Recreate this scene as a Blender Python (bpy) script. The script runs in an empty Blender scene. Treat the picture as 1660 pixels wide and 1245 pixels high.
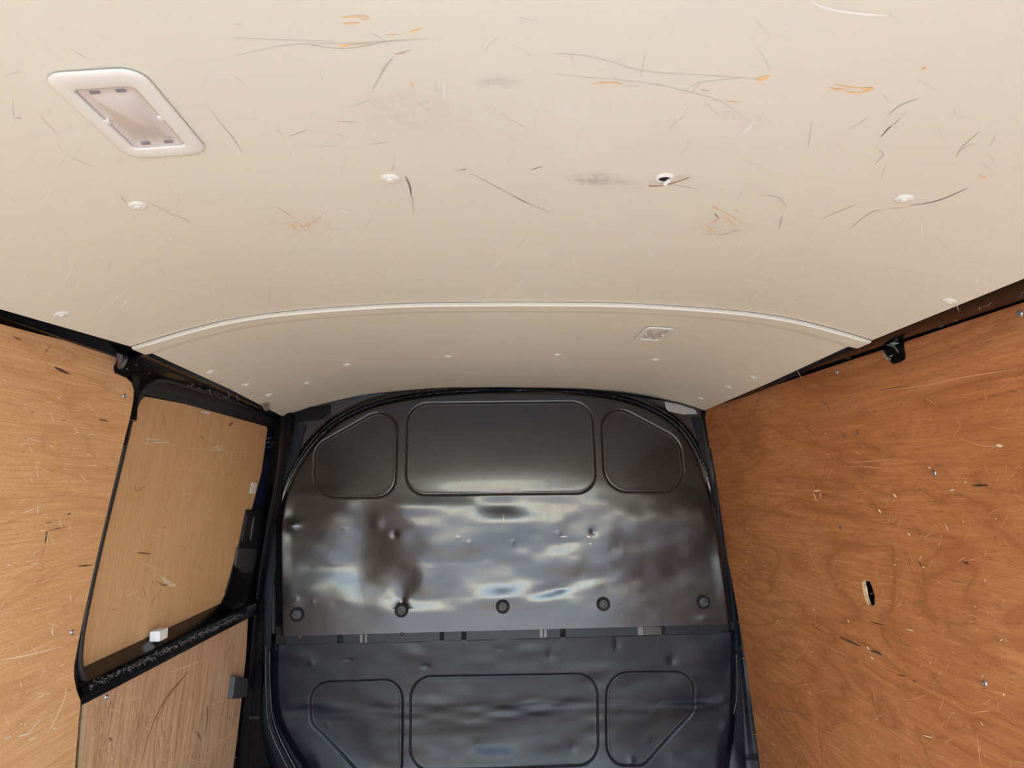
import bpy, bmesh, math, random
import numpy as np
from mathutils import Vector, Matrix
from mathutils.geometry import tessellate_polygon

random.seed(7); rng = np.random.default_rng(11)
scene = bpy.context.scene
col = scene.collection

# ------------------------------------------------------------------ camera
W, H, FPX = 1660, 1245, 1130.0
def cam_axes(vx=790, vy=778, slope=-0.010):
    fw = np.array([vx-W/2, -(vy-H/2), -FPX]); fw /= np.linalg.norm(fw)
    p = np.array([vx+1000-W/2, -(vy+1000*slope-H/2), -FPX])
    up = np.cross(p, fw); up /= np.linalg.norm(up)
    if up[1] < 0: up = -up
    return np.stack([np.cross(fw, up), fw, up], 1)      # camera = R @ world
R = cam_axes()
CAM = np.array([-0.05, 0.0, 1.10])
cd = bpy.data.cameras.new('camera'); cam = bpy.data.objects.new('camera', cd); col.objects.link(cam)
cd.sensor_width = 36; cd.lens = FPX/W*36; cd.clip_start = 0.01
m = Matrix(R.T.tolist()).to_4x4(); m.translation = Vector(CAM.tolist()); cam.matrix_world = m
scene.camera = cam

# ------------------------------------------------------------------ sky, sun, exposure
w = bpy.data.worlds.new('sky'); scene.world = w; w.use_nodes = True
wn = w.node_tree.nodes; wl = w.node_tree.links; wn.clear()
wo = wn.new('ShaderNodeOutputWorld'); bg = wn.new('ShaderNodeBackground'); sk = wn.new('ShaderNodeTexSky')
sk.sky_type = 'NISHITA'; sk.sun_disc = False; sk.sun_elevation = math.radians(40); sk.sun_rotation = math.radians(180)
sk.air_density = 1.0; sk.dust_density = 0.3; sk.ozone_density = 2.5
bg.inputs['Strength'].default_value = 0.6
wl.new(sk.outputs[0], bg.inputs[0]); wl.new(bg.outputs[0], wo.inputs[0])
sd = bpy.data.lights.new('sun', 'SUN'); sd.energy = 6.0; sd.angle = math.radians(0.6); sd.color = (1.0, 0.93, 0.82)
so = bpy.data.objects.new('sun', sd); col.objects.link(so)
so.rotation_euler = Vector((-0.03, -1.0, 0.60)).to_track_quat('Z', 'Y').to_euler()   # shines in through the rear doors
so.location = (0, -4, 5)
scene.view_settings.view_transform = 'Standard'; scene.view_settings.look = 'None'
scene.view_settings.gamma = 1.0; scene.view_settings.use_curve_mapping = False
scene.view_settings.exposure = 1.18

# ------------------------------------------------------------------ geometry helpers
def ray(x, y): return R.T @ np.array([x-W/2, -(y-H/2), -FPX])
def at_y(x, y, Y):
    r = ray(x, y); return CAM + r*((Y-CAM[1])/r[1])
class Plane:
    def __init__(s, p, n): s.p = np.array(p, float); s.n = np.array(n, float); s.n /= np.linalg.norm(s.n)
    def hit(s, x, y):
        r = ray(x, y); return CAM + r*(np.dot(s.p-CAM, s.n)/np.dot(r, s.n))
    def off(s, d): return Plane(s.p + s.n*d, s.n)
    def xat(s, Y, Z):   # point on the plane at given Y, Z
        X = s.p[0] - (s.n[1]*(Y-s.p[1]) + s.n[2]*(Z-s.p[2]))/s.n[0]
        return np.array([X, Y, Z])
def link(o, parent=None):
    col.objects.link(o)
    if parent is not None:
        o.parent = parent
        if parent.type == 'EMPTY' and not parent.parent: o.location = -parent.location
    return o
def mesh_obj(name, verts, faces, mat, parent=None, smooth=False):
    me = bpy.data.meshes.new(name)
    me.from_pydata([tuple(float(c) for c in v) for v in verts], [], faces); me.update()
    if mat: me.materials.append(mat)
    if smooth: me.shade_smooth()
    return link(bpy.data.objects.new(name, me), parent)
def thing(name, label, cat, loc, group=None):
    o = bpy.data.objects.new(name, None); o.empty_display_size = 0.05; o.location = loc
    col.objects.link(o); o['label'] = label; o['category'] = cat
    if group: o['group'] = group
    return o
def struct(o): o['kind'] = 'structure'; return o
def root_struct(name):
    o = bpy.data.objects.new(name, None); col.objects.link(o); o['kind'] = 'structure'; return o
class MB:
    def __init__(s): s.v = []; s.f = []
    def add(s, v, f):
        b = len(s.v); s.v += [tuple(map(float, q)) for q in v]; s.f += [tuple(i+b for i in q) for q in f]
    def box(s, lo, hi):
        x0, y0, z0 = lo; x1, y1, z1 = hi
        s.add([(x0,y0,z0),(x1,y0,z0),(x1,y1,z0),(x0,y1,z0),(x0,y0,z1),(x1,y0,z1),(x1,y1,z1),(x0,y1,z1)],
              [(0,3,2,1),(4,5,6,7),(0,1,5,4),(1,2,6,5),(2,3,7,6),(3,0,4,7)])
    def build(s, name, mat, parent=None, smooth=False): return mesh_obj(name, s.v, s.f, mat, parent, smooth)
def bevel(o, w_, seg=2):
    b = o.modifiers.new('bevel', 'BEVEL'); b.width = w_; b.segments = seg; b.limit_method = 'ANGLE'; b.angle_limit = math.radians(35)
    o.data.shade_smooth()
    try:
        wn_ = o.modifiers.new('wn', 'WEIGHTED_NORMAL')
    except Exception: pass
    return o
def round_poly(pts, radii, seg=7):
    pts = [np.array(p, float) for p in pts]; n = len(pts); out = []
    if not hasattr(radii, '__len__'): radii = [radii]*n
    for i in range(n):
        p = pts[i]; a = pts[i-1]-p; b = pts[(i+1) % n]-p
        la, lb = np.linalg.norm(a), np.linalg.norm(b); a /= la; b /= lb
        r = radii[i]
        if r <= 0: out.append(p); continue
        ang = math.acos(max(-1, min(1, float(np.dot(a, b))))); t = min(r/math.tan(ang/2), la*.48, lb*.48)
        p0 = p+a*t; p1 = p+b*t
        # arc through a rational quadratic
        wq = math.sin(ang/2)
        for k in range(seg+1):
            u = k/seg; q = ((1-u)**2*p0 + 2*u*(1-u)*wq*p + u*u*p1)/((1-u)**2+2*u*(1-u)*wq+u*u); out.append(q)
    return out
def smooth_path(pts, n=6):
    pts = [np.array(p, float) for p in pts]; P = [2*pts[0]-pts[1]]+pts+[2*pts[-1]-pts[-2]]; out = []
    for i in range(1, len(P)-2):
        p0, p1, p2, p3 = P[i-1:i+3]
        for k in range(n):
            t = k/n
            out.append(.5*((2*p1)+(-p0+p2)*t+(2*p0-5*p1+4*p2-p3)*t*t+(-p0+3*p1-3*p2+p3)*t**3))
    out.append(pts[-1]); return out
def plate(name, outline, normal, thick, mat, parent=None, holes=(), bev=0.0, edge_mat=None):
    """outline: 3D points; extruded by thick along -normal (normal looks into the van)."""
    loops = [list(outline)] + [list(h) for h in holes]
    n = np.array(normal, float)/np.linalg.norm(normal)
    tris = tessellate_polygon([[Vector(p.tolist()) for p in l] for l in loops])
    flat = [p for l in loops for p in l]; N = len(flat)
    v = flat + [p - n*thick for p in flat]; f = []; em = []
    for t in tris:
        a, b, c = [flat[i] for i in t]
        if np.dot(np.cross(b-a, c-a), n) < 0: t = (t[0], t[2], t[1])
        f.append(tuple(t)); f.append((t[2]+N, t[1]+N, t[0]+N)); em += [0, 0]
    b0 = 0
    for l in loops:
        k = len(l)
        for i in range(k):
            a, b = b0+i, b0+(i+1) % k; f.append((a, b, b+N, a+N)); em.append(1)
        b0 += k
    o = mesh_obj(name, v, f, mat, parent)
    if edge_mat:
        o.data.materials.append(edge_mat)
        o.data.polygons.foreach_set('material_index', em)
    bm = bmesh.new(); bm.from_mesh(o.data); bmesh.ops.recalc_face_normals(bm, faces=bm.faces); bm.to_mesh(o.data); bm.free()
    if bev: bevel(o, bev, 2)
    return o
def tube(name, path, r, mat, parent=None, n=8, flat=1.0, closed=False):
    path = [np.array(p, float) for p in path]; v = []; f = []; up = np.array([1., .02, .1])
    for i, p in enumerate(path):
        t = path[min(i+1, len(path)-1)]-path[max(i-1, 0)]; t /= np.linalg.norm(t)
        a = np.cross(t, up); a /= np.linalg.norm(a); b = np.cross(a, t)
        for k in range(n):
            th = 2*math.pi*k/n; v.append(p + a*math.cos(th)*r + b*math.sin(th)*r*flat)
    for i in range(len(path)-1):
        for k in range(n):
            f.append((i*n+k, i*n+(k+1) % n, (i+1)*n+(k+1) % n, (i+1)*n+k))
    f.append(tuple(range(n))[::-1]); f.append(tuple((len(path)-1)*n+k for k in range(n)))
    return mesh_obj(name, v, f, mat, parent, smooth=True)
def loft(name, sections, mat, parent=None, smooth=True, close=False, bev=0):
    """sections: list of equal-length lists of 3D points"""
    v = [p for s in sections for p in s]; n = len(sections[0]); f = []
    for i in range(len(sections)-1):
        for k in range(n if close else n-1):
            f.append((i*n+k, i*n+(k+1) % n, (i+1)*n+(k+1) % n, (i+1)*n+k))
    if close:
        f.append(tuple(range(n))[::-1]); f.append(tuple((len(sections)-1)*n+k for k in range(n)))
    o = mesh_obj(name, v, f, mat, parent)
    if smooth:
        o.data.shade_smooth()
        o.data.set_sharp_from_angle(angle=math.radians(40))
    return o
def lathe(prof, n=20):
    v = []; f = []
    for r, z in prof:
        for k in range(n):
            a = 2*math.pi*k/n; v.append((r*math.cos(a), r*math.sin(a), z))
    for i in range(len(prof)-1):
        for k in range(n): f.append((i*n+k, i*n+(k+1) % n, (i+1)*n+(k+1) % n, (i+1)*n+k))
    f.append(tuple((len(prof)-1)*n+k for k in range(n))); f.append(tuple(range(n))[::-1])
    return v, f
def orient(v, loc, normal, spin=0):
    q = Vector(list(map(float, normal))).to_track_quat('Z', 'Y'); M = Matrix.Translation(Vector(list(map(float, loc)))) @ q.to_matrix().to_4x4() @ Matrix.Rotation(spin, 4, 'Z')
    return [tuple(M @ Vector(p)) for p in v]

# ------------------------------------------------------------------ materials
class Nodes:
    def __init__(s, name):
        s.m = bpy.data.materials.new(name); s.m.use_nodes = True; s.t = s.m.node_tree; s.n = s.t.nodes; s.l = s.t.links
        s.b = s.n['Principled BSDF']
    def node(s, kind, **kw):
        o = s.n.new(kind)
        for k, v in kw.items():
            if k.startswith('_'): setattr(o, k[1:], v)
        return o
    def coords(s, scale=(1, 1, 1), rot=(0, 0, 0), loc=(0, 0, 0)):
        g = s.n.new('ShaderNodeTexCoord'); mp = s.n.new('ShaderNodeMapping')
        mp.inputs['Scale'].default_value = scale; mp.inputs['Rotation'].default_value = rot; mp.inputs['Location'].default_value = loc
        s.l.new(g.outputs['Object'], mp.inputs[0]); return mp.outputs[0]
    def noise(s, vec, scale, detail=4, rough=.55, dist=0.0):
        o = s.n.new('ShaderNodeTexNoise'); o.inputs['Scale'].default_value = scale; o.inputs['Detail'].default_value = detail
        o.inputs['Roughness'].default_value = rough; o.inputs['Distortion'].default_value = dist
        s.l.new(vec, o.inputs['Vector']); return o.outputs['Fac']
    def ramp(s, fac, stops):
        o = s.n.new('ShaderNodeValToRGB'); e = o.color_ramp.elements
        while len(e) < len(stops): e.new(0.5)
        for k, (p, c) in enumerate(stops):
            e[k].position = p; e[k].color = (c, c, c, 1) if not hasattr(c, '__len__') else (*c, 1)
        s.l.new(fac, o.inputs[0]); return o.outputs[0]
    def mix(s, fac, a, b, mode='MIX'):
        o = s.n.new('ShaderNodeMix'); o.data_type = 'RGBA'; o.blend_type = mode
        for sock, val in ((o.inputs[0], fac), (o.inputs[6], a), (o.inputs[7], b)):
            if hasattr(val, 'is_linked'): s.l.new(val, sock)
            elif hasattr(val, '__len__'): sock.default_value = (*val, 1)
            else: sock.default_value = val
        return o.outputs[2]
    def math(s, op, a, b=0.0, clamp=False):
        o = s.n.new('ShaderNodeMath'); o.operation = op; o.use_clamp = clamp
        for sock, val in ((o.inputs[0], a), (o.inputs[1], b)):
            if hasattr(val, 'is_linked'): s.l.new(val, sock)
            else: sock.default_value = val
        return o.outputs[0]
    def blob(s, c, r, stretch=(1, 1, 1)):
        """1 at the centre of a smudge on the surface, 0 outside"""
        g = s.n.new('ShaderNodeTexCoord'); v = s.n.new('ShaderNodeVectorMath'); v.operation = 'SUBTRACT'
        s.l.new(g.outputs['Object'], v.inputs[0]); v.inputs[1].default_value = tuple(map(float, c))
        v2 = s.n.new('ShaderNodeVectorMath'); v2.operation = 'MULTIPLY'; s.l.new(v.outputs[0], v2.inputs[0]); v2.inputs[1].default_value = stretch
        v3 = s.n.new('ShaderNodeVectorMath'); v3.operation = 'LENGTH'; s.l.new(v2.outputs[0], v3.inputs[0])
        return s.math('SUBTRACT', 1.0, s.math('DIVIDE', v3.outputs['Value'], r), clamp=True)
    def bump(s, h, strength, dist=.002):
        o = s.n.new('ShaderNodeBump'); o.inputs['Strength'].default_value = strength; o.inputs['Distance'].default_value = dist
        s.l.new(h, o.inputs['Height']); s.l.new(o.outputs[0], s.b.inputs['Normal'])
    def set(s, col=None, rough=None, metal=None, coat=None, spec=None):
        for key, val in (('Base Color', col), ('Roughness', rough), ('Metallic', metal), ('Coat Weight', coat), ('Specular IOR Level', spec)):
            if val is None: continue
            i = s.b.inputs[key]
            if hasattr(val, 'is_linked'): s.l.new(val, i)
            elif hasattr(val, '__len__'): i.default_value = (*val, 1)
            else: i.default_value = val
        return s.m
def simple(name, c, rough=.5, metal=0, var=.12, scale=30, coat=0, spec=.5):
    s = Nodes(name); nz = s.noise(s.coords(), scale, 4)
    lo = tuple(x*(1-var) for x in c); hi = tuple(min(1, x*(1+var)) for x in c)
    s.set(s.mix(nz, lo, hi), s.ramp(nz, [(.3, max(.05, rough*.85)), (.7, min(1, rough*1.15))]), metal, coat, spec)
    return s.m
def plywood(name, dark, mid, light, stretch, figure=2.2, fig_amt=.5, rot=(0, 0, 0), seed=0, fine=.5, rough=.5):
    """stretch: the scale along x, y, z - small along the grain"""
    s = Nodes(name); loc = (seed*3.1, seed*1.7, seed*2.3)
    v = s.coords(stretch, rot, loc)
    big = s.noise(v, figure, 3, .5, 1.2)
    bands = s.n.new('ShaderNodeMath'); bands.operation = 'PINGPONG'; bands.inputs[1].default_value = .5
    s.l.new(s.math('MULTIPLY', big, 7.0), bands.inputs[0])
    b2 = s.ramp(bands.outputs[0], [(0, 0.0), (.12, .55), (.5, 1.0)])
    v2 = s.coords(tuple(q*q*1.0 if q > 1 else q*.6 for q in stretch), rot, loc)
    grain = s.noise(v2, 14, 6, .65, .25)
    pores = s.noise(s.coords(tuple(q*3 if q > .9 else q*.9 for q in stretch), rot, loc), 60, 3, .6)
    cloud = s.noise(s.coords((1, 1, 1), (0, 0, 0), loc), 3.0, 4)
    c = s.mix(s.ramp(cloud, [(.3, 0.), (.7, 1.)]), mid, light)
    c = s.mix(s.math('MULTIPLY', s.math('SUBTRACT', 1.0, b2), fig_amt), c, dark)
    c = s.mix(s.math('MULTIPLY', s.ramp(grain, [(.42, 1.), (.62, 0.)]), fine), c, tuple(.5*(a+b) for a, b in zip(dark, mid)))
    c = s.mix(s.math('MULTIPLY', s.ramp(pores, [(.34, 1.), (.44, 0.)]), .45), c, tuple(x*.6 for x in dark))
    h = s.mix(.5, grain, pores)
    s.bump(h, .25, .0006)
    s.set(c, s.ramp(grain, [(.3, rough*1.2), (.7, rough*.85)]), 0, 0.0, .4)
    return s

# ceiling liner surface in world space
PX = [0, .20, .36, .47, .52, .575, .64, .70, .80]
PZ = [1.412, 1.4105, 1.400, 1.388, 1.377, 1.363, 1.342, 1.322, 1.288]
def zc(X, Y):
    # smooth arch of the liner, falling a little towards the bulkhead
    xs = abs(X)
    ws = [max(0, 1-abs(xs+d-0)/1) for d in (0,)]
    z = sum(np.interp(abs(xs+d), PX, PZ)*k for d, k in ((-.05, .2), (-.025, .2), (0, .2), (.025, .2), (.05, .2)))
    return float(z) - .006*(Y-1.21) + .0012
def ceil_hit(x, y, dz=0):
    r = ray(x, y); z = 1.40
    for _ in range(30):
        t = (z-CAM[2])/r[2]; P = CAM+r*t; z = .5*z+.5*(zc(P[0], P[1])+dz)
    return P
def ceil_n(P):
    e = .01; dx = (zc(P[0]+e, P[1])-zc(P[0]-e, P[1]))/(2*e); dy = (zc(P[0], P[1]+e)-zc(P[0], P[1]-e))/(2*e)
    n = np.array([dx, dy, -1]); return n/np.linalg.norm(n)

# liner: off white board with smudges
s = Nodes('cream_liner')
base = (.762, .730, .597)
big = s.noise(s.coords(), 2.2, 4, .6); fine = s.noise(s.coords((1, 6, 1)), 9, 5, .6, .4)
c = s.mix(s.ramp(big, [(.35, 0.), (.7, 1.)]), base, tuple(x*.955 for x in base))
c = s.mix(s.math('MULTIPLY', s.ramp(fine, [(.55, 0.), (.75, 1.)]), .22), c, (.63, .60, .505))
for (px, py, r_, stx, colr, amt) in ((965, 290, .030, (.8, 1.6, 1), (.42, .385, .335), .6), (985, 296, .02, (.5, 2, 1), (.42, .385, .335), .5), (930, 182, .022, (1, 1, 1), (.77, .745, .635), .9),
        (950, 243, .026, (.8, 1.2, 1), (.775, .75, .63), .9), (655, 180, .05, (1, 1, 1), (.66, .61, .50), .7), (808, 134, .018, (.8, 1.5, 1), (.55, .51, .45), .6),
        (475, 365, .06, (1, 1, 1), (.70, .64, .50), .5), (1165, 368, .05, (1, 1, 1), (.66, .60, .47), .5), (1010, 300, .05, (1, 2.5, 1), (.64, .59, .50), .5), (730, 195, .10, (1, 1.4, 1), (.66, .62, .52), .35)):
    P = ceil_hit(px, py); bl = s.blob(P, r_, stx)
    nz = s.ramp(s.noise(s.coords((1, 1, 1), (0, 0, 0), (px*.01, 0, 0)), 90, 4, .7), [(.38, 0.), (.6, 1.)])
    c = s.mix(s.math('MULTIPLY', s.math('MULTIPLY', s.ramp(bl, [(0., 0.), (.6, 1.)]), nz), amt), c, colr)
s.bump(s.noise(s.coords(), 60, 4), .05, .0008)
LINER = s.set(c, s.ramp(fine, [(.3, .36), (.7, .46)]), 0, 0, .35)
LINER_EDGE = simple('liner_lip', (.775, .755, .65), .35, var=.03)
FASTENER = simple('cream_fastener', (.78, .76, .665), .38, var=.05, scale=80)
BLACK = simple('gloss_black_paint', (.003, .003, .004), .2, 0, .2, 20, coat=0, spec=.20)
BLACK_SATIN = simple('satin_black_plastic', (.016, .016, .018), .45, 0, .25, 60)
BLUEBLACK = simple('blue_black_paint', (.006, .008, .014), .3, 0, .2, 25, coat=.0, spec=.4)
NAVY = simple('navy_paint', (.022, .036, .085), .2, 0, .2, 14, coat=.6)
RUBBER = simple('black_rubber', (.02, .02, .022), .5, 0, .3, 50)
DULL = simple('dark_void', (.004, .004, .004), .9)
GREYPLASTIC = simple('dusty_grey_plastic', (.045, .047, .052), .5, 0, .4, 30)
STEEL = simple('screw_steel', (.42, .42, .42), .32, .9, .2, 200)
TABM = simple('worn_grey_paint', (.10, .10, .10), .4)
PALE_METAL = simple('bare_grey_metal', (.34, .34, .33), .45, .3, .15, 40)
WHITE = simple('white_foam', (.80, .80, .80), .7, 0, .08, 100)
M_DARK = simple('dark_scuff', (.53, .49, .41), .6)
M_MID = simple('faint_scuff', (.675, .64, .535), .6)
M_BLACKMARK = simple('black_scratch', (.22, .19, .165), .6)
M_LIGHT = simple('white_scratch', (.88, .86, .78), .5)
M_ORANGE = simple('orange_scuff', (.85, .56, .27), .6, var=.15, scale=120)
M_PALEORANGE = simple('pale_orange_scuff', (.80, .60, .36), .6)
M_FLECK = simple('grey_scratch_glint', (.22, .22, .22), .5)
M_WLIGHT = simple('raw_wood_scratch', (.82, .60, .38), .7)
M_WRED = simple('raw_red_wood_scratch', (.66, .36, .18), .7)
M_WCREAM = simple('bright_wood_chip', (.85, .68, .45), .7)
M_WDARK = simple('dark_wood_mark', (.10, .055, .03), .7)
M_WMID = simple('brown_wood_mark', (.26, .13, .06), .7)
M_WHITEMARK = simple('chalky_white_mark', (.80, .66, .48), .8)
M_RED = simple('red_pencil_mark', (.55, .12, .05), .7)
PLY_EDGE = simple('plywood_edge', (.55, .36, .20), .7, var=.3, scale=150)

s = plywood('plywood_rear_left', (.46, .20, .075), (.72, .415, .19), (.84, .545, .29), (1, 1.0, 6), 1.6, .45, seed=1, fine=.65)
PLY_RL = s.m
s = plywood('plywood_right', (.25, .080, .028), (.50, .195, .070), (.64, .300, .122), (1, .8, 3.0), 1.7, .6, rot=(.12, 0, 0), seed=2.35, fine=.5)
PLY_R = s.m
s = plywood('plywood_door_upper', (.50, .27, .12), (.72, .45, .22), (.79, .52, .275), (1, 5.0, .8), 1.3, .30, rot=(-.06, 0, 0), seed=3, fine=.4)
PLY_DU = s.m
s = plywood('plywood_door_lower', (.34, .19, .10), (.66, .42, .25), (.78, .56, .37), (1, 6.5, .55), 1.5, .75, rot=(.02, 0, 0), seed=4.4, fine=.6)
PLY_DL = s.m
s = plywood('plywood_floor', (.20, .165, .125), (.33, .285, .225), (.40, .35, .285), (4, .8, 1), 1.5, .4, seed=6)
PLY_F = s.m
# bulkhead: black painted sheet, greyed by dust
s = Nodes('bulkhead_black')
n1 = s.noise(s.coords(), 7, 5, .6); n2 = s.noise(s.coords((1, 1, .35)), 70, 4, .6)
c = s.mix(s.ramp(n1, [(.35, 0.), (.7, 1.)]), (.006, .006, .007), (.011, .0105, .011))
BULK = s.set(c, s.ramp(s.mix(.5, n1, n2), [(.3, .20), (.7, .29)]), 0, 0.10, .65)
s = Nodes('bulkhead_lower_black')
n1 = s.noise(s.coords(), 6, 5, .6)
c = s.mix(s.ramp(n1, [(.35, 0.), (.7, 1.)]), (.003, .0042, .008), (.006, .008, .014))  # blue of the reflected sky is tinted into the base colour
BULK2 = s.set(c, s.ramp(n1, [(.3, .30), (.7, .42)]), 0, 0.0, .26)
# lamp lens
s = Nodes('milky_lens'); wv = s.n.new('ShaderNodeTexWave'); wv.inputs['Scale'].default_value = 120; wv.bands_direction = 'X'
s.l.new(s.coords(), wv.inputs[0]); s.bump(wv.outputs['Fac'], .25, .0006)
LENS = s.set(s.mix(s.noise(s.coords(), 25, 3), (.62, .56, .50), (.70, .64, .575)), .25, 0, .3, .5)
LENS_RIM = simple('lens_rim', (.50, .45, .40), .3)
LAMP_FRAME = simple('lamp_frame_plastic', (.765, .755, .665), .33, var=.02)

# ------------------------------------------------------------------ outside ground (seen only as light and reflections)
s = Nodes('pale_concrete'); ng = s.noise(s.coords(), 1.2, 5)
GROUND = s.set(s.mix(ng, (.52, .50, .47), (.62, .60, .57)), .85)
mb = MB(); mb.add([(-40, -60, -.62), (40, -60, -.62), (40, 12, -.62), (-40, 12, -.62)], [(0, 1, 2, 3)])
struct(mb.build('ground', GROUND))

# ------------------------------------------------------------------ shell
Y0, Y1 = -.30, 2.46
mb = MB(); mb.box((-.93, Y0, -.02), (.93, Y1, 0.0)); struct(mb.build('floor', PLY_F))
mb = MB(); mb.box((-.93, Y1, -.05), (.93, Y1+.03, 1.5)); struct(mb.build('wall_front', BLACK))
wr = root_struct('wall_right')
mb = MB(); mb.box((.90, Y0, -.05), (.93, Y1, 1.5)); mb.build('outer_panel', BLACK, wr)
wlft = root_struct('wall_left')
mb = MB(); mb.box((-.93, Y0, -.05), (-.90, Y1, 1.5)); mb.build('outer_panel', BLACK, wlft)

# planes the linings lie on (both sides lean out downwards)
PR = Plane((.70, .9, 1.335), (-1, -.0178, -.098))
PL = Plane((-.71, 0, 1.32), (1, 0, -.09))
PDU = Plane((-.755, 0, 1.30), (1, 0, -.09))
PDL = Plane((-.72, 0, 1.30), (1, 0, -.09))
def L(pl, pts): return [pl.hit(x, y) for x, y in pts]

# ------------------------------------------------------------------ ceiling
ceiling = root_struct('ceiling')
def edgeL(Y): return float(np.interp(Y, [.0, .9, 1.21, 1.7, 2.3, 2.5], [-.70, -.69, -.665, -.685, -.722, -.73]))
def edgeR(Y): return float(np.interp(Y, [.0, .83, 1.21, 1.7, 2.3, 2.5], [.63, .634, .643, .668, .690, .70]))
def liner(name, y0, y1, dz, ny, notch=False, hook=None):
    nx = 72; v = []; f = []
    for j in range(ny+1):
        Y = y0+(y1-y0)*j/ny
        d = dz
        if notch and Y > 1.265: d += .0025*min(1, (Y-1.265)/.006)
        ins = .012 if (notch and Y > 1.27) else 0
        a, b = edgeL(Y)+ins*.6, edgeR(Y)-ins
        for i in range(nx+1):
            X = a+(b-a)*i/nx; v.append((X, Y, zc(X, Y)+d))
    N = len(v); v += [(x, y, z+.004) for x, y, z in v]
    for j in range(ny):
        for i in range(nx):
            q = j*(nx+1)+i; f.append((q, q+nx+1, q+nx+2, q+1)); f.append((q+N, q+1+N, q+nx+2+N, q+nx+1+N))
    bd = [(i, i+1) for i in range(nx)] + [(j*(nx+1)+nx, (j+1)*(nx+1)+nx) for j in range(ny)] + \
         [(ny*(nx+1)+i+1, ny*(nx+1)+i) for i in range(nx)] + [((j+1)*(nx+1), j*(nx+1)) for j in range(ny)]
    for a, b in bd: f.append((a, b, b+N, a+N))
    o = mesh_obj(name, v, f, LINER, ceiling); o.data.shade_smooth(); o.data.set_sharp_from_angle(angle=math.radians(50)); return o
rear_liner = liner('liner_panel', Y0, 1.207, 0.0, 80); rear_liner['label'] = 'large cream ceiling liner panel at the back with orange scuffs'
front_liner = liner('liner_panel', 1.2115, 2.33, -.0035, 140, notch=True); front_liner['label'] = 'shadowed cream ceiling liner panel in front of the joint'
# rolled lip along the joint
path = [np.array([X, 1.2145, zc(X, 1.2145)-.0040]) for X in np.linspace(edgeL(1.21)+.002, edgeR(1.21)-.002, 60)]
o = tube('joint_lip', path, .0024, LINER_EDGE, ceiling, 8)
mb = MB(); mb.box((-.80, Y0-.02, 1.30), (.80, Y0+.03, 1.5)); mb.build('rear_header', BLACK, ceiling)
# dark gap behind the joint and roof above
mb = MB(); mb.box((-.93, Y0, 1.47), (.93, Y1, 1.5)); mb.build('roof_skin', BLACK, ceiling)
for side in (0,):
    v = []; f = []
    for i, X in enumerate(np.linspace(-.66, .64, 50)):
        v += [(X, 1.195, zc(X, 1.2)+.006), (X, 1.225, zc(X, 1.2)+.006)]
    for i in range(49): f.append((2*i, 2*i+1, 2*i+3, 2*i+2))
    mesh_obj('roof_bow', v, f, DULL, ceiling)

# push fasteners
def disc(prof, loc, n, name, mat, parent, seg=20, scale=1):
    v, f = lathe([(r*scale, z*scale) for r, z in prof], seg); return mesh_obj(name, orient(v, loc, n), f, mat, parent, smooth=False)
FP = [(.0105, 0), (.0105, .0008), (.0085, .0022), (.0060, .0024), (.0055, .0018), (.0040, .0018), (.0036, .0036), (.0012, .0040), (.001, .003)]
src = None
for k, (px, py) in enumerate([(223, 333), (632, 289), (1465, 322), (100, 509), (1545, 490), (562, 590), (727, 577), (904, 574), (1063, 582), (1222, 611), (1182, 627), (1136, 645), (340, 602), (398, 623), (435, 640), (497, 620)]):
    P = ceil_hit(px, py); n = ceil_n(P); dz = -.001 if P[1] > 1.21 else 0
    P = P + n*(.0015 if P[1] > 1.21 else 0)
    e = edgeR(P[1])-.016 if P[0] > 0 else edgeL(P[1])+.016
    if abs(P[0]) > abs(e): P[0] = e
    P[2] = zc(P[0], P[1]) - (.001 if P[1] > 1.26 else .0)
    o = disc(FP, P, n, 'push_fastener', FASTENER, ceiling, 24, .95)
    for q in o.data.polygons: q.use_smooth = True
    o.data.set_sharp_from_angle(angle=math.radians(50))
# the broken fastener: a pale ring, a dark hole and a tilted stub with a wire
P = ceil_hit(1077, 288); n = ceil_n(P)
bf = disc([(.0105, 0), (.0105, .001), (.008, .0024), (.0062, .0022), (.0055, .0004)], P, n, 'push_fastener', FASTENER, ceiling, 24)
bf['label'] = 'broken cream ceiling fastener with a hanging stub and wire'
disc([(.0058, .0004), (.0056, .0012)], P+n*.0002, n, 'dark_hole', DULL, bf)
q = ceil_hit(1081, 291); disc([(.0052, 0), (.0052, .0015), (.003, .003)], q+n*.003, n+np.array([.6, -.2, 0]), 'stub', FASTENER, bf)
tube('wire', smooth_path([ceil_hit(1052, 297)+n*.003, ceil_hit(1066, 293)+n*.006, ceil_hit(1090, 288)+n*.006, ceil_hit(1117, 282)+n*.004]), .0006, M_WMID, bf, 5)

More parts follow.
